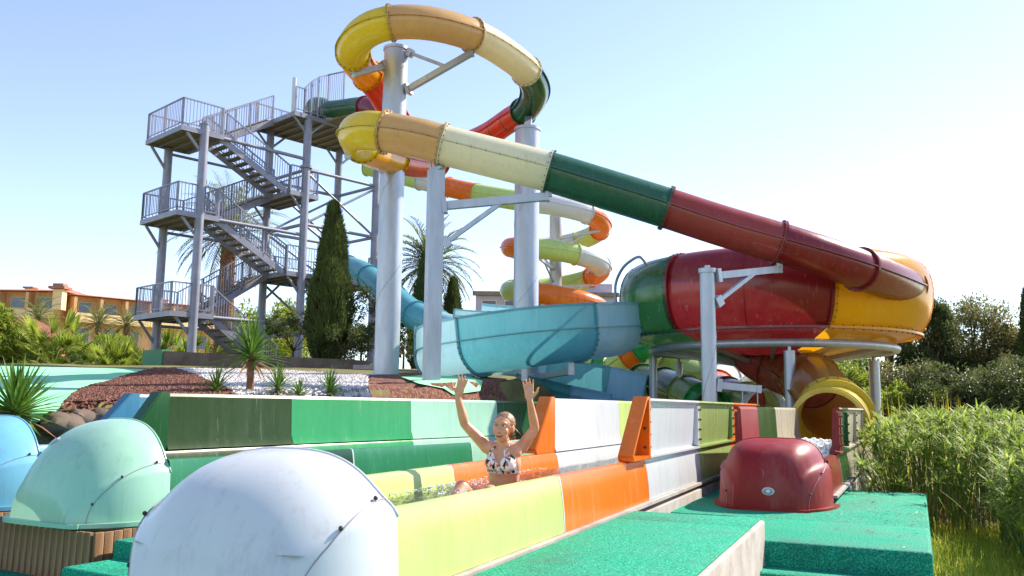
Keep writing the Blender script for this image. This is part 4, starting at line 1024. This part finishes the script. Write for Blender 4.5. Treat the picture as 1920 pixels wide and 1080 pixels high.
def palm(label, base, H, nf, fl, trunk=.22, mat='palm', lean=(0, 0), skirt=True, group=None, name='date_palm'):
    base = Vector(base); root = thing(name, base, label, 'palm tree', group)
    pts = [base+Vector((lean[0]*f*f, lean[1]*f*f, -.4+(H+.4)*f)) for f in [k/16 for k in range(17)]]
    tr = MB(); tr.sweep(pts, circ(1, 12), scale=[trunk*(1.25-.4*k/16)*(1+.06*(k % 2)) for k in range(17)])
    for k in range(70):                                      # stubs of old fronds
        f = random.random(); p = pts[0]+(pts[-1]-pts[0])*f; p = Vector((p.x+lean[0]*(f*f-f), p.y+lean[1]*(f*f-f), p.z)); a = random.random()*6.28; d = Vector((math.cos(a), math.sin(a), 1.1)).normalized()
        tr.bar(p+d*trunk*.5, p+d*trunk*1.5, trunk*.4, trunk*.2)
    tr.build('trunk', PBARK, root, 60); top = pts[-1]; lv = MB(); dead = MB()
    for k in range(nf):
        a = 2.4*k+random.uniform(-.2, .2); el = R(80-118*(k/nf)**.9); d = Vector((math.cos(a)*math.cos(el), math.sin(a)*math.cos(el), math.sin(el)))
        target = lv if el > R(-28) else dead
        q = top+Vector((0, 0, .1)); L = fl*random.uniform(.85, 1.1); dd = d.copy(); n = 26; prev = q.copy()
        for j in range(n):
            f = j/n; q = q+dd*(L/n); dd = (dd+Vector((0, 0, -1.5/n*(.4+f*1.3)))).normalized()
            target.bar(prev, q, .035*(1-f)+.008, .03*(1-f)+.006); prev = q.copy()
            if f > .12:
                sd = dd.cross(Vector((0, 0, 1))).normalized(); nn = sd.cross(dd)
                for s_ in (-1, 1):
                    ll = fl*.19*math.sin(math.pi*min(1, f*.85+.18))+.05; ld = (sd*s_*.8+dd*.75+nn*.25+rdir()*.12).normalized(); blade(target, q, ld, ll, .06, .5, 2)
    lv.build('crown', LM[mat], root)
    if skirt and dead.v: dead.build('dry_fronds', LM['dead'], root)
    return root
def fan_palm(label, base, H, nf, R_, group=None):
    base = Vector(base); root = thing('fan_palm', base, label, 'palm tree', group)
    MB().tube(base-Vector((0, 0, .3)), base+Vector((0, 0, H)), .2, .16, 10).build('trunk', PBARK, root, 60)
    lv = MB(); top = base+Vector((0, 0, H))
    for k in range(nf):
        a = 2.4*k+random.uniform(-.3, .3); el = R(random.uniform(-15, 75)); d = Vector((math.cos(a)*math.cos(el), math.sin(a)*math.cos(el), math.sin(el))); L = random.uniform(.6, 1.1)*R_
        h = top+d*L; lv.bar(top, h, .03, .02); sd = d.cross(Vector((0, 0, 1))).normalized(); nn = sd.cross(d)
        for j in range(19):
            g = R(-100+200*j/18); ld = (d*math.cos(g)+sd*math.sin(g)+nn*.15*math.cos(g*2)).normalized(); blade(lv, h, ld, R_*.62*(.75+.25*math.cos(g)), R_*.085, .35, 3)
    lv.build('crown', LM['fan'], root)
def yucca(label, base, H, n, L, w_=.045, trunk=.07, droop=.5, group=None, up=.1):
    base = Vector(base); root = thing('yucca_plant', base, label, 'plant', group)
    MB().tube(base-Vector((0, 0, .2)), base+Vector((0, 0, H)), trunk, trunk*.8, 10).build('stem', PBARK, root, 60); lv = MB(); dd_ = MB()
    for k in range(n):
        a = 2.4*k+random.uniform(-.2, .2); f = k/n; el = R(86-115*f); d = Vector((math.cos(a)*math.cos(el), math.sin(a)*math.cos(el), math.sin(el)+up)).normalized()
        tgt = lv if el > R(-18) else dd_
        p = base+Vector((0, 0, H-.22*H*f)); l = L*random.uniform(.8, 1.1)
        sd = d.cross(Vector((0, 0, 1))).normalized() if d.cross(Vector((0, 0, 1))).length > .05 else Vector((1, 0, 0)); nn = sd.cross(d); i = len(tgt.v)
        for q, ww in ((0, .5), (.25, 1), (.6, .85), (1, .04)):
            c = p+d*l*q+Vector((0, 0, -droop*l*q*q*.3*(.3+f))); tgt.v += [c-sd*w_*ww/2+nn*w_*ww*.25, c, c+sd*w_*ww/2+nn*w_*ww*.25]
        for q in range(3):
            b = i+3*q; tgt.f += [(b, b+1, b+4, b+3), (b+1, b+2, b+5, b+4)]
    lv.build('leaf_rosette', LM['yucca'], root)
    if dd_.v: dd_.build('dry_leaves', LM['dead'], root)
def gbase(px, Y, dz=0): q = P(px, 700, Y); return Vector((q.x, q.y, ground_z(q.x, q.y)+dz))

def _z(px, py, Y): return P(px, py, Y).z
# cypresses
cypress('tall dark cypress standing between the stair tower and the tallest column', 626, 388, 29.8, 5.9, .68, 20000)
cypress('slim cypress beside the date palm behind the square post', 800, 478, 33, 4.9, .62, 8000)
cypress('small thin cypress right of the square post', 850, 528, 34, 3.6, .4, 4000)
b = gbase(676, 30.5); broad('leafy_shrub', 'loose dark shrub filling the gap beside the tall cypress', b, 3.0, .75, 1.25, 'dark', 3500, .12, 26, .05, .55, 'shrub')
b = gbase(756, 30); broad('leafy_shrub', 'dark shrub at the foot of the cypress behind the square post', b, 2.1, .9, .9, 'cyp', 3500, .12, 22, .05, .5, 'shrub')
b = gbase(645, 28.9); broad('leafy_shrub', 'low dark bush at the foot of the tall cypress', b, 1.7, 1.1, .75, 'dark', 4000, .1, 26, .05, .5, 'shrub')
b = gbase(548, 30.6); broad('leafy_shrub', 'low clipped dark bush on top of the retaining wall', b, 2.05, 1.2, .5, 'dark', 4000, .1, 26, .05, .75, 'shrub')
# palms
q = P(430, 440, 47); palm('tall date palm growing up behind the stair tower', (q.x, q.y, 2.9), q.z-2.9, 80, 3.9, .42)
q = P(806, 500, 40); palm('date palm with arching fronds behind the square post', (q.x, q.y, 2.8), q.z-2.8, 80, 2.6, .3)
for k, (px, Y, H, rr) in enumerate([(62, 41, .3, 1.5), (98, 39, .6, 1.7), (30, 46, .6, 1.4), (205, 40, .3, 1.3), (232, 43, .3, 1.3), (300, 43, .5, 1.5), (370, 42, .4, 1.4), (165, 44, .3, 1.4)]):
    L_ = ['broad fan palm left of the court, lowest of the left pair', 'tallest fan palm in front of the hotel', 'fan palm nearest the bungalow', 'fan palm just left of the stair tower base', 'small fan palm behind the tower base',
          'fan palm seen between the tower legs', 'fan palm seen under the lowest stair flight', 'fan palm between the two bush groups at left'][k]
    fan_palm(L_, gbase(px, Y, -.3), H, 26, rr)
q = P(72, 598, 75); palm('distant feathery palm against the hotel front', (q.x, q.y, 2.9), q.z-2.9, 40, 2.6, .25)
q = P(185, 610, 70); palm('distant palm crown left of the stair tower', (q.x, q.y, 2.9), q.z-2.9, 40, 2.4, .25)
q = P(238, 612, 66); palm('distant palm crown touching the lowest landing', (q.x, q.y, 2.9), q.z-2.9, 36, 2.0, .25)
for k, (px, Y, H, rx) in enumerate([(-14, 40, 3.0, 1.3), (140, 52, 2.7, 2.2), (185, 50, 2.6, 2.0), (232, 54, 2.8, 2.0), (40, 58, 2.0, 2.0)]):
    broad('leafy_shrub', ['bright green bush cut by the left edge of the picture', 'green hedge bush below the hotel turret', 'green bush beneath the distant palm crowns', 'green bush just left of the tower base', 'bush beside the bungalow window'][k], gbase(px, Y), H, rx, H*.45, 'bush', 5000, .26, 30, .1, .5, 'shrub')
for k, (px, Y, H, rx) in enumerate([(500, 44, 4.0, 2.0), (545, 48, 4.6, 2.4), (460, 52, 4.0, 2.2), (590, 50, 3.6, 2.0)]):
    broad('leafy_tree', ['yellow-green tree seen through the tower bracing', 'taller yellow-green tree behind the right tower legs', 'green tree behind the palm trunk in the tower', 'small green tree left of the cypress'][k], gbase(px, Y), H, rx, H*.42, 'bush', 5000, .24, 34, .12, .55)
# right-hand trees
b = gbase(1742, 44, -.3); broad('conifer_tree', 'dense dark conifer right of the bowl', b, 6.3, 1.35, 2.7, 'dark', 16000, .2, 60, .2, .55)
b = gbase(1835, 47, -.3); broad('leafy_tree', 'large grey-green tree with an airy top at the far right', b, 7.0, 2.5, 2.9, 'grey', 20000, .22, 70, .28, .56)
b = gbase(1885, 50, -.3); broad('leafy_tree', 'lower grey-green tree at the right edge behind the large one', b, 5.2, 2.0, 2.0, 'grey', 9000, .22, 44, .2, .55)
b = gbase(1795, 46, -.3); broad('leafy_shrub', 'dark undergrowth between the two big trees', b, 3.6, 2.6, 1.4, 'dark', 9000, .2, 44, .1, .5, 'shrub')
b = gbase(1895, 42, -.3); broad('leafy_shrub', 'sparse brownish bush at the right edge', b, 3.2, 1.7, 1.3, 'grey', 4500, .18, 36, .08, .5, 'shrub')
cypress('dark conifer tip cut by the right edge', 1924, 545, 44, 6.0, .6, 5000)
for k, (px, Y, H, ln) in enumerate([(1570, 50, 4.6, .3), (1612, 47, 5.0, -.3), (1660, 46, 4.5, .5), (1700, 54, 5.2, .2), (1535, 56, 4.6, 0)]):
    palm(['palm trunk seen left of the bowl post', 'thick palm trunk seen behind the bowl post', 'reddish palm trunk right of the bowl post', 'slim palm right of the yellow panel', 'farthest palm under the bowl'][k], gbase(px, Y, -.2), H, 34, 2.0, .22, 'palm', (ln, 0))
for k, (px, Y, H, rx, mt) in enumerate([(1560, 40, 2.4, 1.7, 'bush'), (1610, 42, 2.6, 1.8, 'pap'), (1680, 40, 2.6, 1.8, 'grey'), (1500, 42, 2.4, 1.6, 'bush'), (1440, 46, 2.2, 1.8, 'bush'), (1250, 46, 2.4, 2.2, 'dark'), (1120, 44, 2.6, 2.0, 'grey'), (960, 40, 2.0, 1.6, 'bush'), (1640, 60, 6.0, 3.0, 'bush'), (1540, 62, 5.6, 3.0, 'grey')]):
    broad('leafy_shrub', ['green bush behind the yellow tube mouth', 'pale green bush behind the bowl post', 'olive bush right of the bowl post', 'yellow-green bush left of the tube mouth', 'bush under the red outlet tube', 'dark bush below the left side of the bowl', 'olive bush behind the end of the blue flume', 'green bush behind the raised hands',
                          'tall tree mass behind the palms right of the bowl', 'tall olive tree mass behind the palms under the bowl'][k], gbase(px, Y, -.1), H, rx, H*.5, mt, 4500, .2, 30, .08, .5, 'shrub')
for k, (px, Y, H, rx) in enumerate([(1650, 36, 1.3, 1.4), (1705, 37, 1.5, 1.5), (1760, 36, 2.4, 1.7), (1815, 38, 2.3, 1.8), (1870, 36, 2.4, 1.7), (1925, 37, 2.6, 1.8)]):
    broad('leafy_shrub', ['low yellow-green bush just right of the far bowl post', 'low yellow-green bush left of the conifer foot', 'dark bush at the foot of the conifer', 'dark bush at the foot of the large grey-green tree', 'dark bush right of the large tree trunk', 'dark bush cut by the right edge of the picture'][k], gbase(px, Y, -.3), H, rx, H*.55, 'bush' if k < 2 else 'dark', 4000, .2, 26, .08, .5, 'shrub')
# yuccas
b = T(48, 800); yucca('large spiky yucca at the left edge above the blue hood', (b.x-.12, b.y, b.z), .15, 130, .64, .046, .08)
b = T(468, 738); yucca('yucca on a short trunk beside the pebble bed', (b.x, b.y, b.z), .62, 110, .62, .04, .06)
b = T(405, 741); yucca('small yellow-green yucca tuft at the edge of the gravel', (b.x, b.y, b.z), .08, 40, .42, .03, .04)
b = T(520, 744); yucca('dark little yucca right of the trunked one', (b.x, b.y, b.z), .14, 50, .4, .03, .04)
b = T(560, 746); yucca('little yucca tuft low behind the green panel', (b.x, b.y, b.z), .05, 40, .3, .026, .04)
b = T(618, 745); yucca('little yucca among the white pebbles nearest the column', (b.x, b.y, b.z), .1, 50, .42, .03, .04)
# papyrus bed on the right
def edge_x(Y):
    return 3.0+.453*(Y-6.5)+.95 if Y < 11.0 else 4.55+.46*(Y-12)+.35
st = MB(); um = MB(); cnt = 0; random.seed(21)
while cnt < 980:
    Y = 7.6+9.4*random.random()**.9; x = edge_x(Y)+(.72*Y-edge_x(Y))*random.random()
    if x < edge_x(Y): continue
    if Y < 8.3 and x < 5.2: continue
    clump = noise.noise((x*.9, Y*.9, 2))
    if clump < -.25 and random.random() < .7: continue
    cnt += 1
    g = ground_z(x, Y); H = (random.uniform(.5, 1.36) if Y < 11.5 else random.uniform(.75, 1.34))+.14*clump; 
    if Y > 11: H += .15
    if x-edge_x(Y) < .35: H *= random.uniform(.6, .95)
    ln = Vector((random.gauss(0, .12), random.gauss(0, .12), 0))+Vector((-.12 if x-edge_x(Y) < .6 else 0, 0, 0))
    pts = [Vector((x, Y, g))+ln*f*f*H+Vector((0, 0, H*f)) for f in (0, .35, .7, 1)]
    st.sweep(pts, circ(.009, 4), scale=[1, .9, .7, .5]); top = pts[-1]
    nb = 20 if Y < 12 else 15
    for k in range(nb):
        a = 6.283*k/nb+random.uniform(-.1, .1); el = R(random.uniform(0, 70)); d = Vector((math.cos(a)*math.cos(el), math.sin(a)*math.cos(el), math.sin(el)))
        blade(um, top, d, random.uniform(.18, .36), .026 if Y < 12 else .034, 1.3, 3)
    if random.random() < .35:
        blade(um, Vector((x, Y, g)), Vector((random.gauss(0, .3), random.gauss(0, .3), 1)).normalized(), H*.8, .02, .6, 4)
root = empty('papyrus_bed', (6.5, 11, 0)); root['kind'] = 'stuff'; tag(root, 'dense bed of papyrus with feathery umbrella heads along the deck', 'papyrus'); WE[root.name] = Vector((6.5, 11, 0))
st.build('stems', LM['stem'], root, kind='stuff'); um.build('leaf_heads', LM['pap'], root, kind='stuff')
dr = MB()
for k in range(420):
    Y = random.uniform(7.8, 16); x = edge_x(Y)-.15+abs(random.gauss(0, 1.4))
    if x > .72*Y: continue
    blade(dr, Vector((x, Y, ground_z(x, Y))), Vector((random.gauss(-.1, .4), random.gauss(-.1, .4), 1)).normalized(), random.uniform(.4, 1.15), .016, 1.0, 5)
dr.build('dry_stems', LM['dead'], root, kind='stuff')
rd_ = MB()
for k in range(46):
    px = random.choice([1655, 1690, 1715, 1750, 1775, 1800])+random.gauss(0, 9); Y = random.uniform(15.5, 18.5); q = P(px, 760, Y); g = ground_z(q.x, q.y)
    blade(rd_, Vector((q.x, q.y, g)), Vector((random.gauss(0, .07), random.gauss(0, .07), 1)).normalized(), random.uniform(1.5, 2.0), .05, .25, 5)
o = rd_.build('yellow_reeds', LM['reed'], None, kind='stuff'); tag(o, 'tall yellow reed blades rising behind the papyrus', 'reeds')
gr = MB()
for k in range(9000):
    Y = random.uniform(5.2, 11.8); x = 3.08+.453*(Y-6.5)+.0+abs(random.gauss(0, .75))
    if x > .75*Y: continue
    blade(gr, Vector((x, Y, ground_z(x, Y)-.02)), Vector((random.gauss(0, .35), random.gauss(0, .35), 1)).normalized(), random.uniform(.1, .34), .009, .9, 3)
o = gr.build('grass_strip', LM['grass'], None, kind='stuff'); tag(o, 'rough yellow-green grass between the teal deck and the papyrus', 'grass')
ll = MB()
for k in range(90):                                    # leaf litter blown on to the deck
    u_, v_ = random.uniform(-.1, 1.44), random.uniform(-2.8, 2.0)
    if abs(u_) < .62 and v_ > -.9: continue
    if random.random() > (.25+.75*max(0, u_)/1.44): continue
    c = Vector((OR_[0], OR_[1], 0))+Vector((math.cos(AR), -math.sin(AR), 0))*u_+Vector((math.sin(AR), math.cos(AR), 0))*v_
    leafcard(ll, Vector((c.x, c.y, ZR+.0)), Vector((random.uniform(-1, 1), random.uniform(-1, 1), .08)).normalized(), random.uniform(.03, .09), .014, .3)
o = ll.build('leaf_litter', LM['dead'], None, kind='stuff'); tag(o, 'dry leaf bits scattered on the lower teal deck', 'leaves')
random.seed(5)

# ------------------------------------------------------------------ the woman in the nearest lane
SKIN = None
def skin_mat():
    m, t, b = base_mat('tanned_skin'); n1 = noise_node(t, 14, 5); rp = ramp(t, n1.outputs[0], [(.3, lin((206, 142, 104))), (.6, lin((222, 160, 122))), (.8, lin((230, 172, 134)))])
    t.links.new(rp.outputs[0], b.inputs['Base Color']); b.inputs['Roughness'].default_value = .42
    b.inputs['Subsurface Weight'].default_value = .25; b.inputs['Subsurface Radius'].default_value = (.02, .008, .004); b.inputs['Subsurface Scale'].default_value = .5
    return m
SKIN = skin_mat()
YW = 6.52
def J(px, py, dy=0): return P(px, py, YW+dy)
fw = Vector((-math.sin(A1), -math.cos(A1), 0))                # the way she faces
rg = Vector((-math.cos(A1), math.sin(A1), 0))                 # her right-hand side (left in the picture)
pel = Vector((-.045, 6.56, ZB+.13)); woman = thing('person', (pel.x, pel.y, ZB+.03), 'woman in a floral bikini sitting in the lane with both arms raised', 'person')
b = MB()
chest = J(944, 862); neck0 = J(946, 838, .02); belly = pel+Vector((0, 0, .16))
hips = pel
# torso
def ell(c, ax, fwd=fw, side=rg, up=Vector((0, 0, 1))): b.ball(c, ax, Matrix((side, fwd, up)).transposed(), 20, 14)
ell(hips+Vector((0, 0, .02)), (.165, .125, .12)); ell(belly+fw*.0, (.125, .088, .15)); ell(pel+Vector((0, 0, .28)), (.122, .086, .13)); ell(J(944, 870, .02), (.138, .092, .13)); ell(J(945, 848, .03), (.142, .08, .085))
b.caps(J(946, 846, .03), J(943.5, 824, .01), .05, .046)
# bust
for s in (-1, 1): ell(J(943, 869)+rg*s*.062+fw*.058, (.053, .048, .052))
# head
hc_ = J(944, 802, -.01); yaw = Matrix.Rotation(R(2), 3, 'Z'); hf = (yaw @ fw).normalized(); hr2 = Vector((0, 0, 1)).cross(hf); hr2 = -hr2 if hr2.dot(rg) < 0 else hr2
HU = (Vector((0, 0, 1))-hf*.04).normalized()
def HP_(r_, f_, u_): return hc_+hr2*r_+hf*f_+HU*u_
HM = Matrix((hr2, hf, HU)).transposed()
b.ball(HP_(0, -.012, .022), (.073, .09, .083), HM, 24, 16); b.ball(HP_(0, .022, -.03), (.054, .06, .074), HM, 20, 14); b.ball(HP_(0, .052, -.084), (.022, .021, .020), HM)
b.ball(HP_(0, .04, -.055), (.05, .04, .045), HM)
b.caps(HP_(0, .083, .010), HP_(0, .0985, -.027), .0075, .0098, 10)
for s in (-1, 1):
    b.ball(HP_(s*.009, .091, -.030), (.0065, .007, .0055), HM); b.ball(HP_(s*.036, .052, -.024), (.022, .022, .024), HM); b.ball(HP_(s*.073, -.012, -.008), (.009, .02, .031), HM)
    b.caps(HP_(s*.014, .080, .034), HP_(s*.042, .066, .033), .009, .008, 8)
b.ball(HP_(0, .077, -.058), (.024, .011, .008), HM)
# arms
def arm_(sh, el, wr, s):
    b.caps(J(945, 846, .03)+ (sh-J(945, 846, .03))*.35, sh, .06, .05); b.caps(sh, sh+(el-sh)*.45, .047, .042); b.caps(sh+(el-sh)*.45, el, .042, .034); b.caps(el, el+(wr-el)*.3, .034, .035); b.caps(el+(wr-el)*.3, wr, .035, .023)
shR, elR, wrR = J(912, 838, .05), J(871, 795, .0), J(858, 744, -.06)
shL, elL, wrL = J(979, 838, .06), J(1003, 803, .04), J(993.5, 752, -.04)
arm_(shR, elR, wrR, 1); arm_(shL, elL, wrL, -1)
def hand(wr, tip, across, normal, spread=1):
    ax = (tip-wr).normalized(); L = .185; ac = (across-ax*across.dot(ax)).normalized(); nn = ax.cross(ac).normalized()
    if nn.dot(normal) < 0: nn = -nn
    M = Matrix((ac, ax, nn)).transposed()
    b.ball(wr+ax*.05, (.038, .055, .015), M, 16, 10); b.caps(wr, wr+ax*.03, .022, .024)
    for k, (o_, l_, sp_) in enumerate(((-.029, .068, -.16), (-.010, .078, -.04), (.010, .073, .05), (.028, .058, .16))):
        p0 = wr+ax*.088+ac*o_; d = (ax+ac*sp_*spread).normalized(); p1 = p0+d*l_*.45; d2 = (d+nn*.22).normalized(); p2 = p1+d2*l_*.32; d3 = (d2+nn*.3).normalized(); p3 = p2+d3*l_*.25
        b.caps(p0-d*.02, p1, .0092, .0085, 10); b.caps(p1, p2, .0085, .0078, 10); b.caps(p2, p3, .0078, .0068, 10)
    p0 = wr+ax*.035-ac*.03; d = (ax*.62-ac*.75+nn*.25).normalized(); p1 = p0+d*.04; d2 = (ax*.9-ac*.35+nn*.25).normalized(); b.caps(p0, p1, .0125, .0105, 10); b.caps(p1, p1+d2*.032, .0105, .0085, 10)
hand(wrR, J(868, 712, -.06), Vector((-1, .3, 0))*-1, fw); hand(wrL, J(990, 716, -.02), Vector((-1, .1, 0)), fw)
# legs: knees just above the rim, feet forward in the water
kR, kL = J(876, 906, -.42), J(934, 911, -.46)
kR = pel+fw*.44+rg*.13+Vector((0, 0, .23)); kL = pel+fw*.46-rg*.10+Vector((0, 0, .21))
for s, kn in ((1, kR), (-1, kL)):
    hp = pel+rg*s*.09+Vector((0, 0, -.01)); b.caps(hp, hp+(kn-hp)*.5, .088, .072); b.caps(hp+(kn-hp)*.5, kn, .072, .052)
    an = kn+fw*.30+Vector((0, 0, -.27)); an.z = ZB+.10; b.caps(kn, kn+(an-kn)*.35, .05, .053); b.caps(kn+(an-kn)*.35, an, .053, .034); b.caps(an, an+fw*.13+Vector((0, 0, -.03)), .036, .026)
    b.ball(an-fw*.02+Vector((0, 0, -.02)), (.035, .04, .035))
raw = b.mesh('body_raw'); tmp = bpy.data.objects.new('tmp', raw); COL.objects.link(tmp)
rm = tmp.modifiers.new('r', 'REMESH'); rm.mode = 'VOXEL'; rm.voxel_size = .0052
dg = bpy.context.evaluated_depsgraph_get(); body_me = bpy.data.meshes.new_from_object(tmp.evaluated_get(dg)); bpy.data.objects.remove(tmp)
bm = bmesh.new(); bm.from_mesh(body_me)
for _ in range(3): bmesh.ops.smooth_vert(bm, verts=bm.verts[:], factor=.5, use_axis_x=True, use_axis_y=True, use_axis_z=True)
big = [v for v in bm.verts if (v.co-hc_).length > .2 and (v.co-wrR).length > .22 and (v.co-wrL).length > .22]
for _ in range(10): bmesh.ops.smooth_vert(bm, verts=big, factor=.5, use_axis_x=True, use_axis_y=True, use_axis_z=True)
bm.normal_update(); bm.to_mesh(body_me)
body_me.materials.clear(); body_me.materials.append(SKIN); body = link('body', body_me, SKIN, woman, 180)
def skin_patch(name, test, off, mat, parent, thick=True):
    """cloth or hair that follows the body: the chosen part of its surface, lifted"""
    vm = {}; mb = MB()
    for f in bm.faces:
        c = f.calc_center_median()
        o_ = test(c)
        if o_ is None: continue
        ids = []
        for v in f.verts:
            if v.index not in vm: vm[v.index] = len(mb.v); lift = test(v.co); mb.v.append(v.co+v.normal*(off if lift in (None, True) else lift))
            ids.append(vm[v.index])
        mb.f.append(tuple(ids))
    return mb.build(name, mat, parent, 180) if mb.f else None
bm.verts.index_update()
def floral():
    m, t, bs = base_mat('floral_cloth'); n1 = noise_node(t, 26, 2, .5); n2 = noise_node(t, 30, 2, .5, stretch=(1.3, 1, .8))
    r1 = ramp(t, n1.outputs[0], [(.0, lin((236, 232, 226))), (.55, lin((236, 232, 226))), (.58, lin((224, 120, 60))), (.66, lin((206, 80, 60))), (.7, lin((240, 220, 200)))])
    r2 = ramp(t, n2.outputs[0], [(.0, lin((20, 22, 34))), (.36, lin((20, 22, 34))), (.39, lin((60, 84, 50))), (.42, (1, 1, 1)), (1, (1, 1, 1))]); 
    for r in (r1, r2): r.color_ramp.interpolation = 'CONSTANT'
    mx = t.nodes.new('ShaderNodeMixRGB'); mx.blend_type = 'MULTIPLY'; mx.inputs[0].default_value = 1; t.links.new(r1.outputs[0], mx.inputs[1]); t.links.new(r2.outputs[0], mx.inputs[2])
    t.links.new(mx.outputs[0], bs.inputs['Base Color']); bs.inputs['Roughness'].default_value = .7; return m
FLOR = floral()
bc = J(943, 869); UPV = Vector((0, 0, 1))
def cup(c):
    d = c-bc; x = d.dot(rg); z = d.z; f = d.dot(fw)
    if f < .015: return None
    for s in (-1, 1):
        xx = x*s-.062
        if -.062 < xx < .075 and -.06 < z < .085-abs(xx)*1.0 - (.0 if xx > 0 else -xx*.6): return .005
    return None
top_ = skin_patch('bikini_top', cup, .005, FLOR, woman)
def band(c):
    d = c-bc
    if -.066 < d.z < -.046 and abs(d.dot(rg)) < .2 and d.length < .26: return .005
    return None
skin_patch('bikini_band', band, .005, FLOR, woman)
def briefs(c):
    d = c-pel
    if -.12 < d.z < .07 and abs(d.dot(rg)) < .2 and d.dot(fw) < .13: return .005
    return None
skin_patch('bikini_briefs', briefs, .005, FLOR, woman)
st_ = MB()
for s in (-1, 1):
    path = [bc+rg*s*.062+fw*.112+UPV*.06, bc+rg*s*.056+fw*.098+UPV*.10, J(945, 843)+rg*s*.052+fw*.062+UPV*.012, J(945, 833, .02)+rg*s*.05-fw*.012+UPV*.01, J(946, 830, .04)-fw*.06]
    sp_, _ = spline(path, 6); st_.pipe(sp_, .005, 6)
st_.build('bikini_straps', FLOR, woman, 180)
HAIR = rough_mat('wet_brown_hair', [(.3, (104, 74, 52)), (.55, (152, 116, 82)), (.8, (196, 164, 122))], 40, .35, .5, 120, .004, stretch=(1, 1, .3), spec=.5)
hcap = MB(); hcap.ball(HP_(0, -.024, .034), (.0785, .088, .083), HM, 40, 26)
for i_, v in enumerate(hcap.v):                      # combed strands
    d = v-HP_(0, -.024, .034); a_ = math.atan2(d.dot(hr2), d.dot(HU)+.02)
    hcap.v[i_] = v+d.normalized()*(.0022*math.sin(a_*34)+.002*noise.noise(d*60))
hcap.build('hair', HAIR, woman, 180)
hb_ = MB(); hb_.ball(HP_(0, -.118, .002), (.034, .03, .038), HM, 14, 10)
for k in range(26):
    a = random.random()*6.28; p0 = HP_(random.uniform(-.05, .05), -.095, random.uniform(-.05, .03)); hb_.pipe([p0, p0+HU*-.03-hf*.02+hr2*random.gauss(0, .015), p0+HU*-.075+hr2*random.gauss(0, .03)], .0035, 5)
hb_.build('hair_bun', HAIR, woman, 180)
EYE = rough_mat('eye_white', [(.4, (226, 222, 216)), (.7, (236, 232, 228))], 20, .2, 0); IRIS = rough_mat('iris', [(.4, (36, 26, 22)), (.7, (52, 38, 30))], 30, .2, 0); LIP = rough_mat('lips', [(.4, (168, 84, 76)), (.7, (184, 98, 88))], 40, .4, 0)
for s in (-1, 1):
    e_ = MB().ball(HP_(s*.0285, .0715, .013), (.0125, .008, .0062), HM, 12, 8).build('eye', EYE, woman, 180); MB().ball(HP_(s*.0285, .0765, .013), (.0055, .0042, .0055), HM, 10, 6).build('iris', IRIS, e_, 180)
    MB().pipe([HP_(s*.0155, .0835, .0185), HP_(s*.0285, .0822, .0215), HP_(s*.042, .0735, .0185)], .0022, 6).build('eyelid', IRIS, woman, 180)
    MB().pipe([HP_(s*.014, .0885, .037), HP_(s*.029, .084, .042), HP_(s*.046, .0705, .037)], .0026, 6).build('eyebrow', HAIR, woman, 180)
lp = MB(); lp.pipe([HP_(-.027, .0755, -.0545), HP_(-.012, .0865, -.0585), HP_(0, .0885, -.0595), HP_(.012, .0865, -.0585), HP_(.027, .0755, -.0545)], .0036, 6); lp.pipe([HP_(-.022, .078, -.0565), HP_(-.01, .0858, -.064), HP_(.01, .0858, -.064), HP_(.022, .078, -.0565)], .004, 6); lp.build('lips', LIP, woman, 180)
bm.free()
